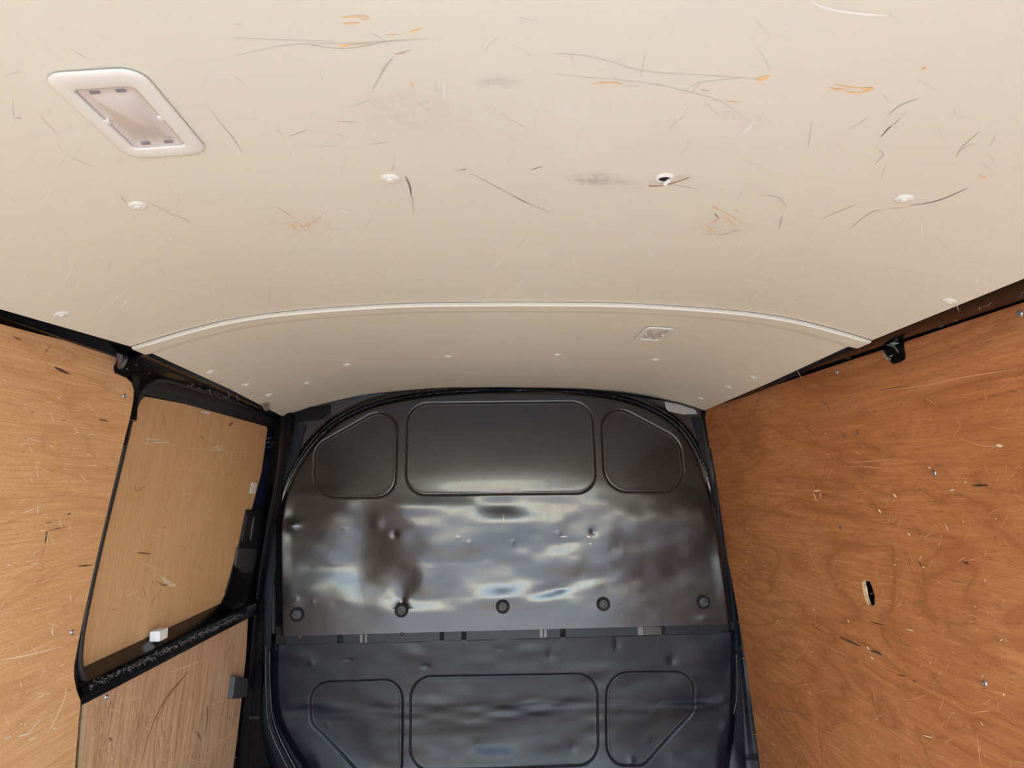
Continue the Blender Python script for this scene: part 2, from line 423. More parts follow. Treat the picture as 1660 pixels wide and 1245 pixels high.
# lamps
def rr(w_, l_, r, seg=6):
    out = []
    for cx, cy, a0 in ((w_/2-r, l_/2-r, 0), (-w_/2+r, l_/2-r, 90), (-w_/2+r, -l_/2+r, 180), (w_/2-r, -l_/2+r, 270)):
        for k in range(seg+1):
            a = math.radians(a0+90*k/seg); out.append((cx+r*math.cos(a), cy+r*math.sin(a)))
    return out
def rings(rg, cap=True):
    v = []; f = []; n = len(rg[0][0])
    for pts, z in rg: v += [(x, y, z) for x, y in pts]
    for i in range(len(rg)-1):
        for k in range(n): f.append((i*n+k, i*n+(k+1) % n, (i+1)*n+(k+1) % n, (i+1)*n+k))
    if cap: f.append(tuple((len(rg)-1)*n+k for k in range(n)))
    return v, f
def lamp(cx, cy, Lw, Ll, label, mirror=1):
    z = zc(cx, cy) - (.001 if cy > 1.21 else 0); n = ceil_n((cx, cy)); P = np.array([cx, cy, z])
    t = thing('ceiling_lamp', label, 'lamp', (cx, cy, z), 'rectangular lamps in the van ceiling')
    zx = np.cross([0, 1, 0], n); zx /= np.linalg.norm(zx); zy = np.cross(n, zx)
    def T(v): return [P + zx*a + zy*b + n*c_ for a, b, c_ in v]
    iw, il = Lw*.62, Ll*.70
    v, f = rings([(rr(Lw-.004, Ll-.004, .016), .0012), (rr(Lw, Ll, .017), .0016), (rr(Lw, Ll, .017), .0024), (rr(Lw-.003, Ll-.003, .016), .0036), (rr(Lw-.010, Ll-.010, .013), .0042),
                  (rr(iw+.004, il+.004, .006), .0046), (rr(iw, il, .0055), .0038), (rr(iw-.0006, il-.0006, .0055), -.0015)], False)
    o = mesh_obj('frame', T(v), f, LAMP_FRAME, t, True)
    v, f = rings([(rr(iw+.001, il+.001, .005), .0018), (rr(iw-.003, il-.003, .005), .0024), (rr(iw-.005, il-.005, .004), .0022), (rr(iw-.011, il-.022, .005), .0010), (rr(iw-.016, il-.03, .005), .0030)], True)
    o = mesh_obj('lens', T(v), f, LENS, t, True); o.data.set_sharp_from_angle(angle=math.radians(60))
    o['label'] = 'milky ribbed lens'
    v, f = rings([(rr(iw+.003, il+.003, .006), .0036), (rr(iw-.002, il-.002, .005), .0030), (rr(iw-.0025, il-.0025, .005), .0020)], False)
    mesh_obj('lens_rim', T(v), f, LENS_RIM, t, True)
    for sx in (-1, 1):
        for sy in (-1, 1):
            m_ = MB(); m_.box((sx*iw*.22-.0035, sy*(il/2-.0065)-.0014, .0022), (sx*iw*.22+.0035, sy*(il/2-.0065)+.0014, .0032)); m_.v = T(m_.v); m_.build('slot', simple('slot_dark', (.26, .22, .23), .6) if 'slot_dark' not in bpy.data.materials else bpy.data.materials['slot_dark'], t)
        m_ = MB(); m_.box((sx*(iw/2-.001)-.0022, -.002, .0022), (sx*(iw/2-.001)+.0022, .002, .0046)); m_.v = T(m_.v); m_.build('clip', LAMP_FRAME, t)
    return t
lamp(-.345, .560, .074, .136, 'cream framed rectangular ceiling lamp nearest the camera, in the larger rear liner panel', 1)
lamp(.303, 1.430, .062, .130, 'cream framed rectangular ceiling lamp beyond the liner joint, close to the bulkhead', 1)

# ------------------------------------------------------------------ marks as thin slivers lying on the surfaces
def ribbon(mb, pts, w0, nrm, lift=.0004):
    n = len(pts)
    for i, p in enumerate(pts):
        t = pts[min(i+1, n-1)]-pts[max(i-1, 0)]; t = t/(np.linalg.norm(t)+1e-9); nn = nrm(p) if callable(nrm) else nrm
        sd_ = np.cross(t, nn); k = i/(n-1); ww = w0*(math.sin(math.pi*min(1, max(0, k*.9+.05)))**.7+.08)
        mb.v += [tuple(p+sd_*ww/2+nn*lift), tuple(p-sd_*ww/2+nn*lift)]
    b = len(mb.v)-2*n
    for i in range(n-1): mb.f.append((b+2*i, b+2*i+1, b+2*i+3, b+2*i+2))
def marks(name, mat, parent, items, hit, nrm, lift=.0004):
    mb = MB()
    for pts, wpx in items:
        pp = smooth_path([(a, b, 0) for a, b in pts], 4) if len(pts) > 2 else [np.array([*pts[0], 0]), (np.array([*pts[0], 0])+np.array([*pts[1], 0]))/2, np.array([*pts[1], 0])]
        P3 = [hit(p[0], p[1]) for p in pp]
        d = np.linalg.norm(P3[0]-CAM)
        ribbon(mb, P3, wpx*d/FPX, nrm, lift)
    o = mb.build(name, mat, parent); o['kind'] = 'stuff'; return o
def rand_marks(cnt, box, L0, L1, wp, ang=None, spread=1.6, curve=.12):
    out = []
    for _ in range(cnt):
        x, y = random.uniform(box[0], box[2]), random.uniform(box[1], box[3]); l = L0+(L1-L0)*random.random()**2.2
        a = random.uniform(0, math.pi) if ang is None else random.gauss(ang, spread)
        dx, dy = l*math.cos(a), l*math.sin(a); c = random.uniform(-curve, curve)
        out.append(([(x, y), (x+dx/2-dy*c*.5, y+dy/2+dx*c*.5), (x+dx, y+dy)], random.uniform(wp*.35, wp*.8)))
    return out
cn = lambda p: ceil_n(p)
ch = lambda x, y: ceil_hit(x, y)
marks('black_scratches', M_BLACKMARK, ceiling, [
    ([(657, 285), (664, 300), (667, 318)], 3), ([(830, 316), (845, 324), (862, 332)], 1.8), ([(1475, 333), (1520, 325), (1568, 305)], 2.2),
    ([(860, 275), (880, 269)], 2), ([(1428, 222), (1440, 208), (1446, 203)], 2), ([(1158, 345), (1166, 354)], 2), ([(747, 276), (757, 273)], 1.8)], ch, cn)
marks('grey_scuffs', M_DARK, ceiling, [
    ([(664, 305), (669, 325), (670, 350)], 1.6), ([(762, 280), (800, 300), (840, 322)], 1.3), ([(850, 327), (890, 343)], 1.3), ([(735, 278), (757, 273)], 1.6),
    ([(634, 278), (640, 264)], 1.6), ([(1085, 298), (1130, 306)], 1.8), ([(1445, 204), (1462, 190)], 1.6), ([(1440, 186), (1460, 170), (1490, 159)], 2), ([(1550, 255), (1560, 238), (1588, 213)], 1.8),
    ([(1556, 245), (1575, 232)], 1.3), ([(1470, 336), (1440, 338)], 1.5), ([(1376, 372), (1410, 345), (1430, 340)], 1.8), ([(1230, 315), (1262, 320), (1275, 335)], 1.6),
    ([(605, 143), (625, 108), (637, 93)], 2.2), ([(640, 88), (665, 81)], 2.6), ([(468, 221), (500, 210)], 2), ([(450, 335), (475, 352)], 1.6), ([(342, 180), (375, 220), (392, 245)], 1.5),
    ([(1425, 242), (1432, 250), (1418, 266)], 1.6), ([(1263, 370), (1268, 350)], 3), ([(270, 345), (300, 355), (308, 363)], 1.6), ([(195, 318), (205, 328)], 2), ([(545, 196), (582, 198)], 1.4),
    ([(1137, 145), (1150, 147)], 2), ([(600, 234), (632, 229)], 1.5), ([(490, 70), (560, 78), (640, 64)], 1.2), ([(1310, 240), (1316, 200)], 1.3), ([(1175, 180), (1185, 181)], 1.3),
    ([(1140, 378), (1170, 380), (1200, 372)], 1.2), ([(1330, 355), (1390, 330)], 1.5), ([(25, 190), (35, 192)], 3), ([(200, 610), (207, 640)], 1), ([(1290, 596), (1302, 618)], 1.0)], ch, cn)
faint = [([(380, 90), (470, 72), (560, 70), (700, 62)], 2), ([(900, 86), (960, 92), (1045, 115), (1150, 122), (1235, 128)], 2.6), ([(900, 120), (1040, 133), (1100, 145), (1170, 165), (1230, 210)], 2),
         ([(380, 60), (450, 64), (540, 66)], 1.5), ([(1100, 160), (1130, 135), (1210, 125)], 1.5)]
marks('faint_scuffs', M_MID, ceiling, faint + rand_marks(150, (10, 170, 1640, 470), 8, 46, 1.8) + rand_marks(50, (10, 20, 1640, 190), 10, 60, 1.8) + rand_marks(35, (420, 520, 1150, 610), 6, 25, 1.2, 0, .4), ch, cn)
marks('white_scratches', M_LIGHT, ceiling, [
    ([(1204, 216), (1214, 207), (1221, 196)], 4), ([(1326, 344), (1355, 330), (1387, 319)], 2), ([(545, 344), (560, 342), (568, 346)], 2), ([(555, 338), (560, 345), (564, 346)], 2), ([(520, 356), (528, 340), (529, 330)], 1.6),
    ([(780, 82), (797, 60)], 2), ([(795, 438), (815, 420), (830, 412)], 1.5), ([(832, 480), (845, 455), (865, 440), (920, 425)], 1.4), ([(1190, 440), (1240, 400)], 1.3), ([(1200, 497), (1250, 462)], 1.6), ([(1255, 500), (1330, 480)], 1.6), ([(155, 510), (185, 486), (210, 465)], 1.6),
    ([(195, 498), (212, 480)], 2), ([(720, 130), (720, 165)], 2.2), ([(1315, 2), (1345, 14), (1400, 22), (1440, 24)], 5), ([(900, 262), (920, 262)], 2), ([(440, 440), (470, 425)], 1.3), ([(605, 395), (632, 412)], 1.3),
    ([(632, 413), (640, 418)], 2), ([(878, 377), (905, 370)], 1.3), ([(1020, 445), (1090, 430)], 1.2), ([(1420, 405), (1490, 385)], 1.2), ([(890, 545), (912, 540)], 1.6), ([(524, 550), (530, 545)], 2), ([(640, 550), (644, 545)], 2), ([(424, 552), (424, 562)], 2),
    ([(408, 588), (416, 583)], 2), ([(635, 608), (662, 605)], 1.6), ([(1043, 572), (1047, 578)], 2.5)] + rand_marks(55, (60, 300, 1600, 470), 6, 40, 1.4), ch, cn)
marks('orange_scuffs', M_ORANGE, ceiling, [
    ([(554, 28), (575, 26), (598, 26)], 3.4), ([(556, 38), (568, 37), (584, 37)], 3.6), ([(550, 73), (556, 73), (566, 71)], 6), ([(662, 51), (672, 49), (686, 44)], 3), ([(665, 133), (670, 139)], 4), ([(960, 136), (990, 133), (1008, 135)], 3.5),
    ([(1227, 127), (1236, 127), (1247, 122)], 10), ([(1175, 163), (1200, 165)], 2), ([(1344, 141), (1358, 144), (1375, 145)], 4), ([(1352, 136), (1380, 141), (1412, 142)], 3), ([(1370, 148), (1395, 150), (1418, 143)], 4), ([(1398, 144), (1416, 142)], 8), ([(1495, 110), (1502, 111)], 6),
    ([(1155, 333), (1164, 340)], 4), ([(1165, 338), (1185, 350), (1205, 362)], 1.8), ([(1150, 370), (1160, 378)], 3), ([(1175, 350), (1195, 368)], 2), ([(1190, 338), (1198, 345)], 2), ([(1150, 362), (1170, 352)], 1.8), ([(1140, 362), (1155, 372)], 2),
    ([(472, 362), (478, 372)], 3.5)], ch, cn)
marks('pale_orange_scuffs', M_PALEORANGE, ceiling, [
    ([(566, 72), (600, 70)], 2.2), ([(584, 31), (600, 30)], 3), ([(625, 56), (645, 55)], 2.5), ([(640, 88), (656, 86)], 3), ([(452, 365), (480, 360), (492, 372)], 1.6), ([(480, 370), (505, 362), (528, 345)], 1.5), ([(495, 352), (500, 372)], 1.5), ([(530, 365), (542, 373)], 2),
    ([(1586, 284), (1600, 288)], 5), ([(380, 459), (400, 461)], 2), ([(1180, 372), (1202, 375)], 2)], ch, cn)

# ------------------------------------------------------------------ right side: plywood lining, cant rail, lug
PRn = PR.n
outline_px = [(1660, 490), (1560, 523), (1467, 554), (1464, 560), (1468, 572), (1467, 581), (1460, 587), (1447, 591), (1441, 588), (1435, 578), (1428, 568), (1340, 597), (1240, 630), (1158, 655), (1149, 659), (1144, 667),
              (1142, 690), (1145, 720), (1151, 760), (1158, 800), (1166, 840), (1176, 890), (1187, 945), (1199, 1010), (1210, 1080), (1221, 1160), (1232, 1245), (1236, 1290)]
ol = L(PR, outline_px)
q = ol[-1]; ol = [PR.xat(Y0+.01, 1.338)] + ol + [PR.xat(q[1]+.01, .03), PR.xat(Y0+.01, .03)]
hole_px = [(1397, 944), (1402, 939), (1405, 942), (1410, 943), (1414, 952), (1418, 966), (1418, 980), (1413, 983), (1406, 981), (1401, 966), (1398, 954)]
hl = L(PR, hole_px)
ply_r = thing('plywood_panel', 'reddish brown plywood wall lining with a torn hole, right of the bulkhead', 'panel', (.78, 1.2, .03))
pl_r = plate('sheet', ol, PRn, .009, PLY_R, ply_r, [hl], edge_mat=PLY_EDGE)
rh = lambda x, y: PR.hit(x, y)
# splinters in the hole
for (a, b, wd) in (((1399, 945), (1403, 968), .006), ((1403, 950), (1407, 972), .004), ((1401, 965), (1409, 980), .004)):
    p0, p1 = PR.off(-.004).hit(*a), PR.off(-.010).hit(*b); t_ = p1-p0; sd_ = np.array([0, 1, 0])*wd/2
    mesh_obj('splinter', [p0-sd_, p0+sd_, p1+sd_*.3, p1-sd_*.3, p0-sd_-PRn*.002, p0+sd_-PRn*.002, p1+sd_*.3-PRn*.002, p1-sd_*.3-PRn*.002],
             [(0, 1, 2, 3), (7, 6, 5, 4), (0, 4, 5, 1), (1, 5, 6, 2), (2, 6, 7, 3), (3, 7, 4, 0)], M_WCREAM, ply_r)
SCP = [(.0050, 0), (.0050, .0008), (.0042, .0022), (.0022, .0026), (.0018, .0014)]
for px, py in ((1357, 603), (1515, 767), (1597, 1108), (1654, 508)):
    o = disc(SCP, PR.hit(px, py), PRn, 'screw', STEEL, ply_r, 14)
marks('light_scratches', M_WRED, ply_r, rand_marks(300, (1180, 620, 1650, 1235), 6, 30, 1.3) + [
    ([(1350, 908), (1375, 912)], 1.4), ([(1415, 1112), (1422, 1150)], 1.4), ([(1584, 1190), (1590, 1240)], 2), ([(1375, 750), (1450, 745)], 1.3), ([(1370, 756), (1440, 758)], 1.0), ([(1435, 632), (1500, 625), (1560, 612), (1650, 598)], 1.6), ([(1555, 710), (1590, 722), (1620, 724)], 1.3)], rh, PRn)
marks('wood_chips', M_WCREAM, ply_r, [([(1448, 801), (1454, 806)], 4), ([(1424, 826), (1429, 831)], 4), ([(1472, 864), (1476, 868)], 3), ([(1374, 1005), (1377, 1009)], 4), ([(1318, 797), (1324, 812)], 2.5), ([(1319, 796), (1330, 795)], 2.5), ([(1330, 797), (1331, 808)], 2),
    ([(1412, 1065), (1416, 1069)], 3), ([(1615, 722), (1626, 723)], 4), ([(1310, 1120), (1315, 1127)], 1.5), ([(1505, 757), (1509, 759)], 3), ([(1470, 1020), (1482, 1023)], 1.5), ([(1497, 1192), (1512, 1196)], 1.6), ([(1590, 1170), (1594, 1176)], 2),
    ([(1540, 795), (1548, 794)], 2), ([(1405, 1048), (1410, 1053)], 3), ([(1532, 848), (1538, 862)], 1.8)] + rand_marks(26, (1190, 700, 1640, 1230), 3, 7, 2), rh, PRn)
marks('dark_marks', M_WDARK, ply_r, [([(1361, 1033), (1378, 1040), (1395, 1048)], 3), ([(1412, 1055), (1424, 1058), (1430, 1062)], 4), ([(1575, 786), (1602, 787)], 3), ([(1580, 789), (1600, 785)], 2), ([(1325, 1162), (1330, 1200), (1334, 1240)], 1.2), ([(1490, 910), (1494, 918)], 3), ([(1560, 910), (1572, 915)], 2.5),
    ([(1565, 915), (1570, 908)], 2), ([(1411, 1008), (1435, 1014)], 1.6), ([(1472, 905), (1478, 925)], 1.2), ([(1360, 855), (1365, 857)], 3), ([(1480, 1102), (1486, 1106)], 2.5), ([(1455, 1094), (1470, 1096)], 1.6), ([(1317, 1012), (1332, 1024)], 1.5)], rh, PRn)
marks('brown_marks', M_WMID, ply_r, rand_marks(70, (1190, 680, 1640, 1230), 5, 24, 1.6, .15, .5) + [([(1235, 1150), (1290, 1195), (1325, 1235)], 1.6), ([(1235, 1145), (1320, 1160)], 1.4), ([(1330, 650), (1342, 657), (1345, 672)], 2.6), ([(1430, 632), (1475, 626)], 2.2), ([(1388, 698), (1392, 705)], 8), ([(1365, 705), (1372, 708)], 6)], rh, PRn)

# cant rail right: profile swept along the van
def railR(Y):
    e = edgeR(Y); ze = zc(e, Y)
    px = PR.xat(Y, 1.338)[0]
    pts = [(e-.03, ze+.03), (e-.004, ze+.006), (e+.001, ze+.002), (e+.006, ze-.001), (px-.020, 1.336), (px-.015, 1.338), (px-.012, 1.343), (px+.005, 1.343), (px+.012, 1.335), (px+.012, 1.24), (px+.05, 1.2), (px+.20, 1.19)]
    return [np.array([x, Y, z]) for x, z in pts]
ys = np.linspace(Y0, 2.40, 60)
loft('cant_rail', [railR(Y) for Y in ys], BLACK, wr)
# lug behind the notch of the lining
lg = [(1424, 560), (1440, 556), (1458, 551), (1467, 556), (1470, 575), (1467, 585), (1447, 592), (1440, 588), (1433, 578)]
o = plate('rail_lug', round_poly(L(PR.off(.001), [(1428, 562), (1464, 552), (1468, 583), (1447, 590)]), [.004, .006, .008, .008]), PRn, .02, BLACK, wr, bev=.003)
o['label'] = 'glossy black scratched lug in the notch of the right lining'
marks('lug_scratches', simple('pale_scratch', (.35, .37, .38), .5), wr, [([(1440, 553), (1452, 556), (1462, 556)], 3), ([(1436, 571), (1442, 580), (1450, 581)], 1.8), ([(1446, 578), (1453, 575)], 1.5), ([(1455, 562), (1460, 568), (1461, 572)], 1.8)], lambda x, y: PR.off(.0075).hit(x, y), PRn, .006)
def railR_hit(x, y):
    r = ray(x, y); t = (1.337-CAM[2])/r[2]; return CAM+r*t
marks('rail_scratches', M_FLECK, wr, [([(1585, 495), (1600, 492), (1607, 486)], 1.3), ([(1587, 494), (1588, 500)], 1.2), ([(1655, 472), (1660, 470)], 2.5), ([(1545, 515), (1552, 518)], 1.3), ([(1522, 528), (1530, 524)], 2), ([(1370, 580), (1380, 577)], 2.5)], railR_hit, np.array([0, 0, -1.]), .003)

# front pillar on the right, between bulkhead and lining
def pillar(name, px_in, px_out, Yin, Yout, mat, parent):
    sec = []
    for (a, b) in zip(px_in, px_out):
        p = at_y(*a, Yin); q_ = at_y(*b, Yout); mid = (p+q_)/2+np.array([0, .004, 0])
        sec.append([p+np.array([0, .05, 0]), p, p+(q_-p)*.15-np.array([0, .003, 0]), mid, q_, q_+np.array([0, .05, 0])])
    return loft(name, sec, mat, parent)
pillar('pillar', [(1150, 700), (1166, 860), (1185, 960), (1194, 1040), (1203, 1130), (1209, 1245), (1212, 1330)], [(1165, 700), (1185, 860), (1200, 960), (1210, 1040), (1222, 1130), (1240, 1245), (1246, 1330)], 2.285, 2.275, BLUEBLACK, wr)
mb = MB(); p = at_y(1207, 1230, 2.268); q = at_y(1232, 1230, 2.268); mb.box((p[0], 2.262, p[2]-.004), (q[0], 2.27, p[2]+.002)); mb.build('pillar_slot', DULL, wr)
mb = MB()  # back fill behind edges
mb.box((.66, 2.30, .0), (.90, 2.33, 1.36)); mb.build('inner_pillar', BLACK, wr)

# ------------------------------------------------------------------ bulkhead
YB = 2.30; DEP = .045
bulk = thing('bulkhead', 'dented black sheet metal bulkhead closing off the front of the load space', 'bulkhead', (0, YB, .02))
BVH = {}
from mathutils.bvhtree import BVHTree
def bvh(o):
    if o.name not in BVH:
        me = o.data; vs = np.empty(len(me.vertices)*3, np.float32); me.vertices.foreach_get('co', vs); vs = vs.reshape(-1, 3)
        ps = np.empty(len(me.loops), np.int32); me.loops.foreach_get('vertex_index', ps)
        BVH[o.name] = BVHTree.FromPolygons([tuple(map(float, q_)) for q_ in vs], ps.reshape(-1, 4).tolist())
    return BVH[o.name]
def surf(o, px, py):
    r = ray(px, py); h = bvh(o).ray_cast(Vector(CAM.tolist()), Vector(r.tolist()).normalized())
    return np.array(h[0]) if h[0] is not None else None
def poly_px(pts, Y=YB-DEP): return [at_y(x, y, Y)[[0, 2]] for x, y in pts]
def sdist(PX_, PZ_, poly):
    """signed distance, positive inside"""
    poly = np.array(poly); d = np.full(PX_.shape, 9.0); ins = np.zeros(PX_.shape, bool)
    for i in range(len(poly)):
        a, b = poly[i-1], poly[i]; ab = b-a; L2 = (ab**2).sum()+1e-12
        t = np.clip(((PX_-a[0])*ab[0]+(PZ_-a[1])*ab[1])/L2, 0, 1)
        d = np.minimum(d, np.hypot(PX_-a[0]-t*ab[0], PZ_-a[1]-t*ab[1]))
        cond = ((a[1] > PZ_) != (b[1] > PZ_))
        with np.errstate(divide='ignore', invalid='ignore'):
            xi = (b[0]-a[0])*(PZ_-a[1])/(b[1]-a[1]+1e-15)+a[0]
        ins ^= cond & (PX_ < xi)
    return np.where(ins, d, -d)
def sst(x): x = np.clip(x, 0, 1); return x*x*(3-2*x)
_g = np.linspace(0, 1, 400)
_s = np.where(_g < .3, sst(_g/.3), np.where(_g < .86, 1.0, 1-sst((_g-.86)/.14))); _f = np.cumsum(_s); _f /= _f[-1]
def ramp_(g): return np.interp(g, _g, _f)      # soft start, tight shoulder
def vnoise(X, Z, sx, sz, seed):
    g = np.random.default_rng(seed).normal(0, 1, (96, 96)); u = X/sx+40; v_ = Z/sz+30
    i = np.floor(u).astype(int); j = np.floor(v_).astype(int); fu = sst(u-i); fv = sst(v_-j); i %= 95; j %= 95
    return (g[i, j]*(1-fu)+g[i+1, j]*fu)*(1-fv)+(g[i, j+1]*(1-fu)+g[i+1, j+1]*fu)*fv
def mm(px): return px*YB/FPX
shapes = {
 'ul': ([(643, 646), (640, 806), (507, 806), (509, 722)], [30, 30, 36, 26]),
 'um': ([(659, 653), (961, 650), (967, 799), (658, 802)], [34, 34, 32, 32]),
 'ur': ([(976, 643), (1106, 712), (1111, 797), (981, 797)], [30, 40, 34, 38]),
 'll': ([(503, 1107), (651, 1102), (651, 1262), (597, 1262), (503, 1172)], [34, 28, 30, 10, 22]),
 'lm': ([(666, 1098), (968, 1093), (969, 1236), (666, 1247)], [30, 30, 30, 30]),
 'lr': ([(984, 1091), (1126, 1090), (1124, 1155), (1042, 1237), (984, 1236)], [34, 32, 26, 22, 30])}
shp = {k: np.array(round_poly(poly_px(p), [mm(r) for r in rad], 8)) for k, (p, rad) in shapes.items()}
plat_up = smooth_path([np.array([*p, 0]) for p in poly_px([(452, 1120), (452, 1000), (450, 860), (462, 790), (490, 735), (530, 690), (580, 660), (640, 642), (720, 631), (815, 627), (930, 630), (1010, 641), (1070, 664), (1112, 698), (1140, 750), (1160, 830), (1175, 920), (1186, 1010), (1190, 1120)], YB-.01)], 5)
plat_up = np.array([p[:2] for p in plat_up])
plat_lo = smooth_path([np.array([*p, 0]) for p in poly_px([(444, 900), (444, 1035), (444, 1110), (452, 1165), (478, 1215), (500, 1260), (510, 1420), (1172, 1420), (1180, 1260), (1186, 1190), (1190, 1140), (1191, 1060), (1188, 900)], YB-.01)], 5)
plat_lo = np.array([p[:2] for p in plat_lo])
# outer edge (flange edge) half outlines as functions of height
zl = [1.42, 1.282, 1.142, .946, .755, .623, .494, .349, .286, .20, 0.0]; xl = [-.64, -.682, -.704, -.732, -.742, -.744, -.748, -.755, -.755, -.75, -.74]
zr = [1.42, 1.282, 1.15, 1.0, .85, .69, .60, .45, .30, .20, 0.0]; xr = [.64, .668, .690, .710, .728, .742, .75, .76, .77, .775, .775]
def XLf(z): return np.interp(z, zl[::-1], xl[::-1])
def XRf(z): return np.interp(z, zr[::-1], xr[::-1])
dents = []
def add_dent(px, py, r, amp, ax=1, az=1):
    p = at_y(px, py, YB-DEP); dents.append((p[0], p[2], r, amp, ax, az))
for a in [(962, 862, .012, -.004), (830, 880, .010, .004), (640, 866, .012, -.005), (612, 850, .02, .003), (760, 880, .008, .003), (742, 872, .006, .003), (1155, 868, .012, -.003), (905, 865, .01, .002),
          (690, 1080, .016, -.004, 1, 2), (565, 1070, .014, -.002, 1, 3), (810, 1052, .012, -.002, 1, 2), (1090, 1070, .014, -.005), (1060, 1155, .01, .002), (505, 1075, .010, .003), (820, 1080, .006, .003), (800, 1075, .006, .003),
          (860, 1140, .012, .0025, .5, 2), (905, 1140, .014, .0025, .5, 2), (930, 1210, .014, -.003), (775, 1205, .01, -.003), (1022, 1230, .01, .004), (530, 1175, .008, .003), (715, 1180, .006, .003), (1180, 1180, .018, .006),
          (470, 852, .020, .010, .8, 1.3), (481, 970, .008, .003), (508, 975, .006, .003), (1142, 1002, .014, .003, .6, 1.6), (1000, 1042, .02, -.003, 2, .8), (893, 1060, .018, -.003, 1.5, 1), (940, 1040, .006, -.002), (560, 730, .01, -.001)]: add_dent(*a)
for _ in range(45):
    add_dent(random.uniform(470, 1150), random.uniform(850, 985), random.uniform(.006, .020), random.choice((-1, 1))*random.uniform(.0003, .0010), random.uniform(.5, 1.2), random.uniform(1, 2))
for _ in range(60):
    add_dent(random.uniform(470, 1160), random.uniform(1045, 1245), random.uniform(.005, .015), random.choice((-1, 1))*random.uniform(.0003, .0009), random.uniform(.6, 1.2), random.uniform(1, 1.8))
def sheet(name, nx, nz, ztop, zbot, plat, keys, lower):
    u = np.linspace(-1, 1, nx); v = np.linspace(0, 1, nz); U, V = np.meshgrid(u, v)
    Xg = U*.70; Z = zbot(Xg)+(ztop(Xg)-zbot(Xg))*V
    a, b = XLf(Z), XRf(Z); X = (a+b)/2+U*(b-a)/2
    Z = zbot(X)+(ztop(X)-zbot(X))*V
    sd_ = sdist(X, Z, plat)
    D = DEP*ramp_(np.clip((sd_+.016)/.042, 0, 1))
    inside = sst((sd_-.01)/.05)
    if not lower:
        # the broad buckling of the middle and the flat upper third
        band = sst((1.10-Z)/.10)
        big = vnoise(X, Z, .24, .14, 3)*.0050+vnoise(X, Z, .15, .06, 4)*.0016+vnoise(X, Z, .055, .032, 5)*.0004
        band2 = band*(1-.75*sst((.74-Z)/.05))
        D += inside*(big*band2)
        # upper part leans back, shaped to mirror the ceiling and stay dark
        D -= sst(sd_/.01)*.11*.022*np.log1p(np.exp(np.clip((Z-1.112+.34*X*X)/.022, -30, 30)))
        # tent crease above the second bolt
        p = at_y(651, 975, YB-DEP); dx, dz = X-p[0], Z-p[2]
        ang = np.abs(dx)/(np.abs(dz)+.02); D += -inside*.004*np.exp(-(ang/.55)**2)*np.exp(-np.clip(dz, 0, 9)/.07)*(dz > -.02)*1.0
        D += inside*.0035*np.exp(-((dx-.07)/.035)**2-((dz-.06)/.04)**2)
        # wide hollow left of centre and the swell beside it
        p = at_y(590, 900, YB-DEP); D -= inside*.0075*np.exp(-((X-p[0])/.085)**2-((Z-p[2])/.16)**2)
        p = at_y(700, 900, YB-DEP); D += inside*.004*np.exp(-((X-p[0])/.10)**2-((Z-p[2])/.10)**2)
        p = at_y(1080, 930, YB-DEP); D -= inside*.0055*np.exp(-((X-p[0]-.5*(Z-p[2]))/.10)**2-((Z-p[2])/.05)**2)
        p = at_y(900, 955, YB-DEP); D -= inside*.0035*np.exp(-((X-p[0])/.14)**2-((Z-p[2]-.25*(X-p[0]))/.022)**2)
    else:
        D += inside*(vnoise(X, Z, .16, .08, 7)*.0020+vnoise(X, Z, .07, .03, 8)*.0007)
        D += inside*.0022*vnoise(X, Z, .10, .022, 21)*np.exp(-((Z-.40)/.03)**2)
        D += inside*.050*sst((.345-Z)/.30)
        p = at_y(880, 1138, YB-DEP); D += inside*.0007*(.6+.6*vnoise(X, Z*0, .09, 1, 12))*np.tanh((Z-p[2]-.004*vnoise(X, X*0, .05, 1, 9))/.006)*np.exp(-((Z-p[2])/.04)**2)
    for k in keys:
        s_ = shp[k]; x0, z0 = s_.min(0)-.03; x1, z1 = s_.max(0)+.03
        mk = (X > x0) & (X < x1) & (Z > z0) & (Z < z1)
        sd2 = np.full(X.shape, -1.0); sd2[mk] = sdist(X[mk], Z[mk], s_)
        D -= .0032*np.exp(-(sd2/.0030)**2)
        D -= .0022*sst((sd2-.001)/.006)
    for x_, z_, r, amp, ax, az in dents:
        mk = (np.abs(X-x_) < r*4) & (np.abs(Z-z_) < r*4)
        if mk.any(): D[mk] += .6*min(1, (r/.014)**1.5)*amp*np.exp(-(((X[mk]-x_)*ax)**2+((Z[mk]-z_)*az)**2)/r**2)*inside[mk]
    Yg = YB-D-(0 if lower else .004)
    verts = np.stack([X, Yg, Z], -1).reshape(-1, 3).astype(np.float32)
    idx = np.arange(nx*nz).reshape(nz, nx); quads = np.stack([idx[:-1, :-1], idx[:-1, 1:], idx[1:, 1:], idx[1:, :-1]], -1).reshape(-1, 4)
    # a turned back edge all round gives the sheet thickness
    bd = np.concatenate([idx[0, :], idx[1:, -1], idx[-1, -2::-1], idx[-2:0:-1, 0]])
    back = verts[bd].copy(); back[:, 1] += .005; nb = len(bd); b0 = len(verts)
    rim = np.array([(bd[i], b0+i, b0+(i+1) % nb, bd[(i+1) % nb]) for i in range(nb)])
    verts = np.concatenate([verts, back]); quads = np.concatenate([quads, rim])
    me = bpy.data.meshes.new(name); me.vertices.add(len(verts)); me.vertices.foreach_set('co', verts.ravel())
    me.loops.add(quads.size); me.loops.foreach_set('vertex_index', quads.ravel().astype(np.int32))
    me.polygons.add(len(quads)); me.polygons.foreach_set('loop_start', np.arange(0, quads.size, 4, dtype=np.int32))
    me.update(calc_edges=True); me.validate(); me.materials.append(BULK2 if lower else BULK); me.shade_smooth(); me.set_sharp_from_angle(angle=math.radians(60))
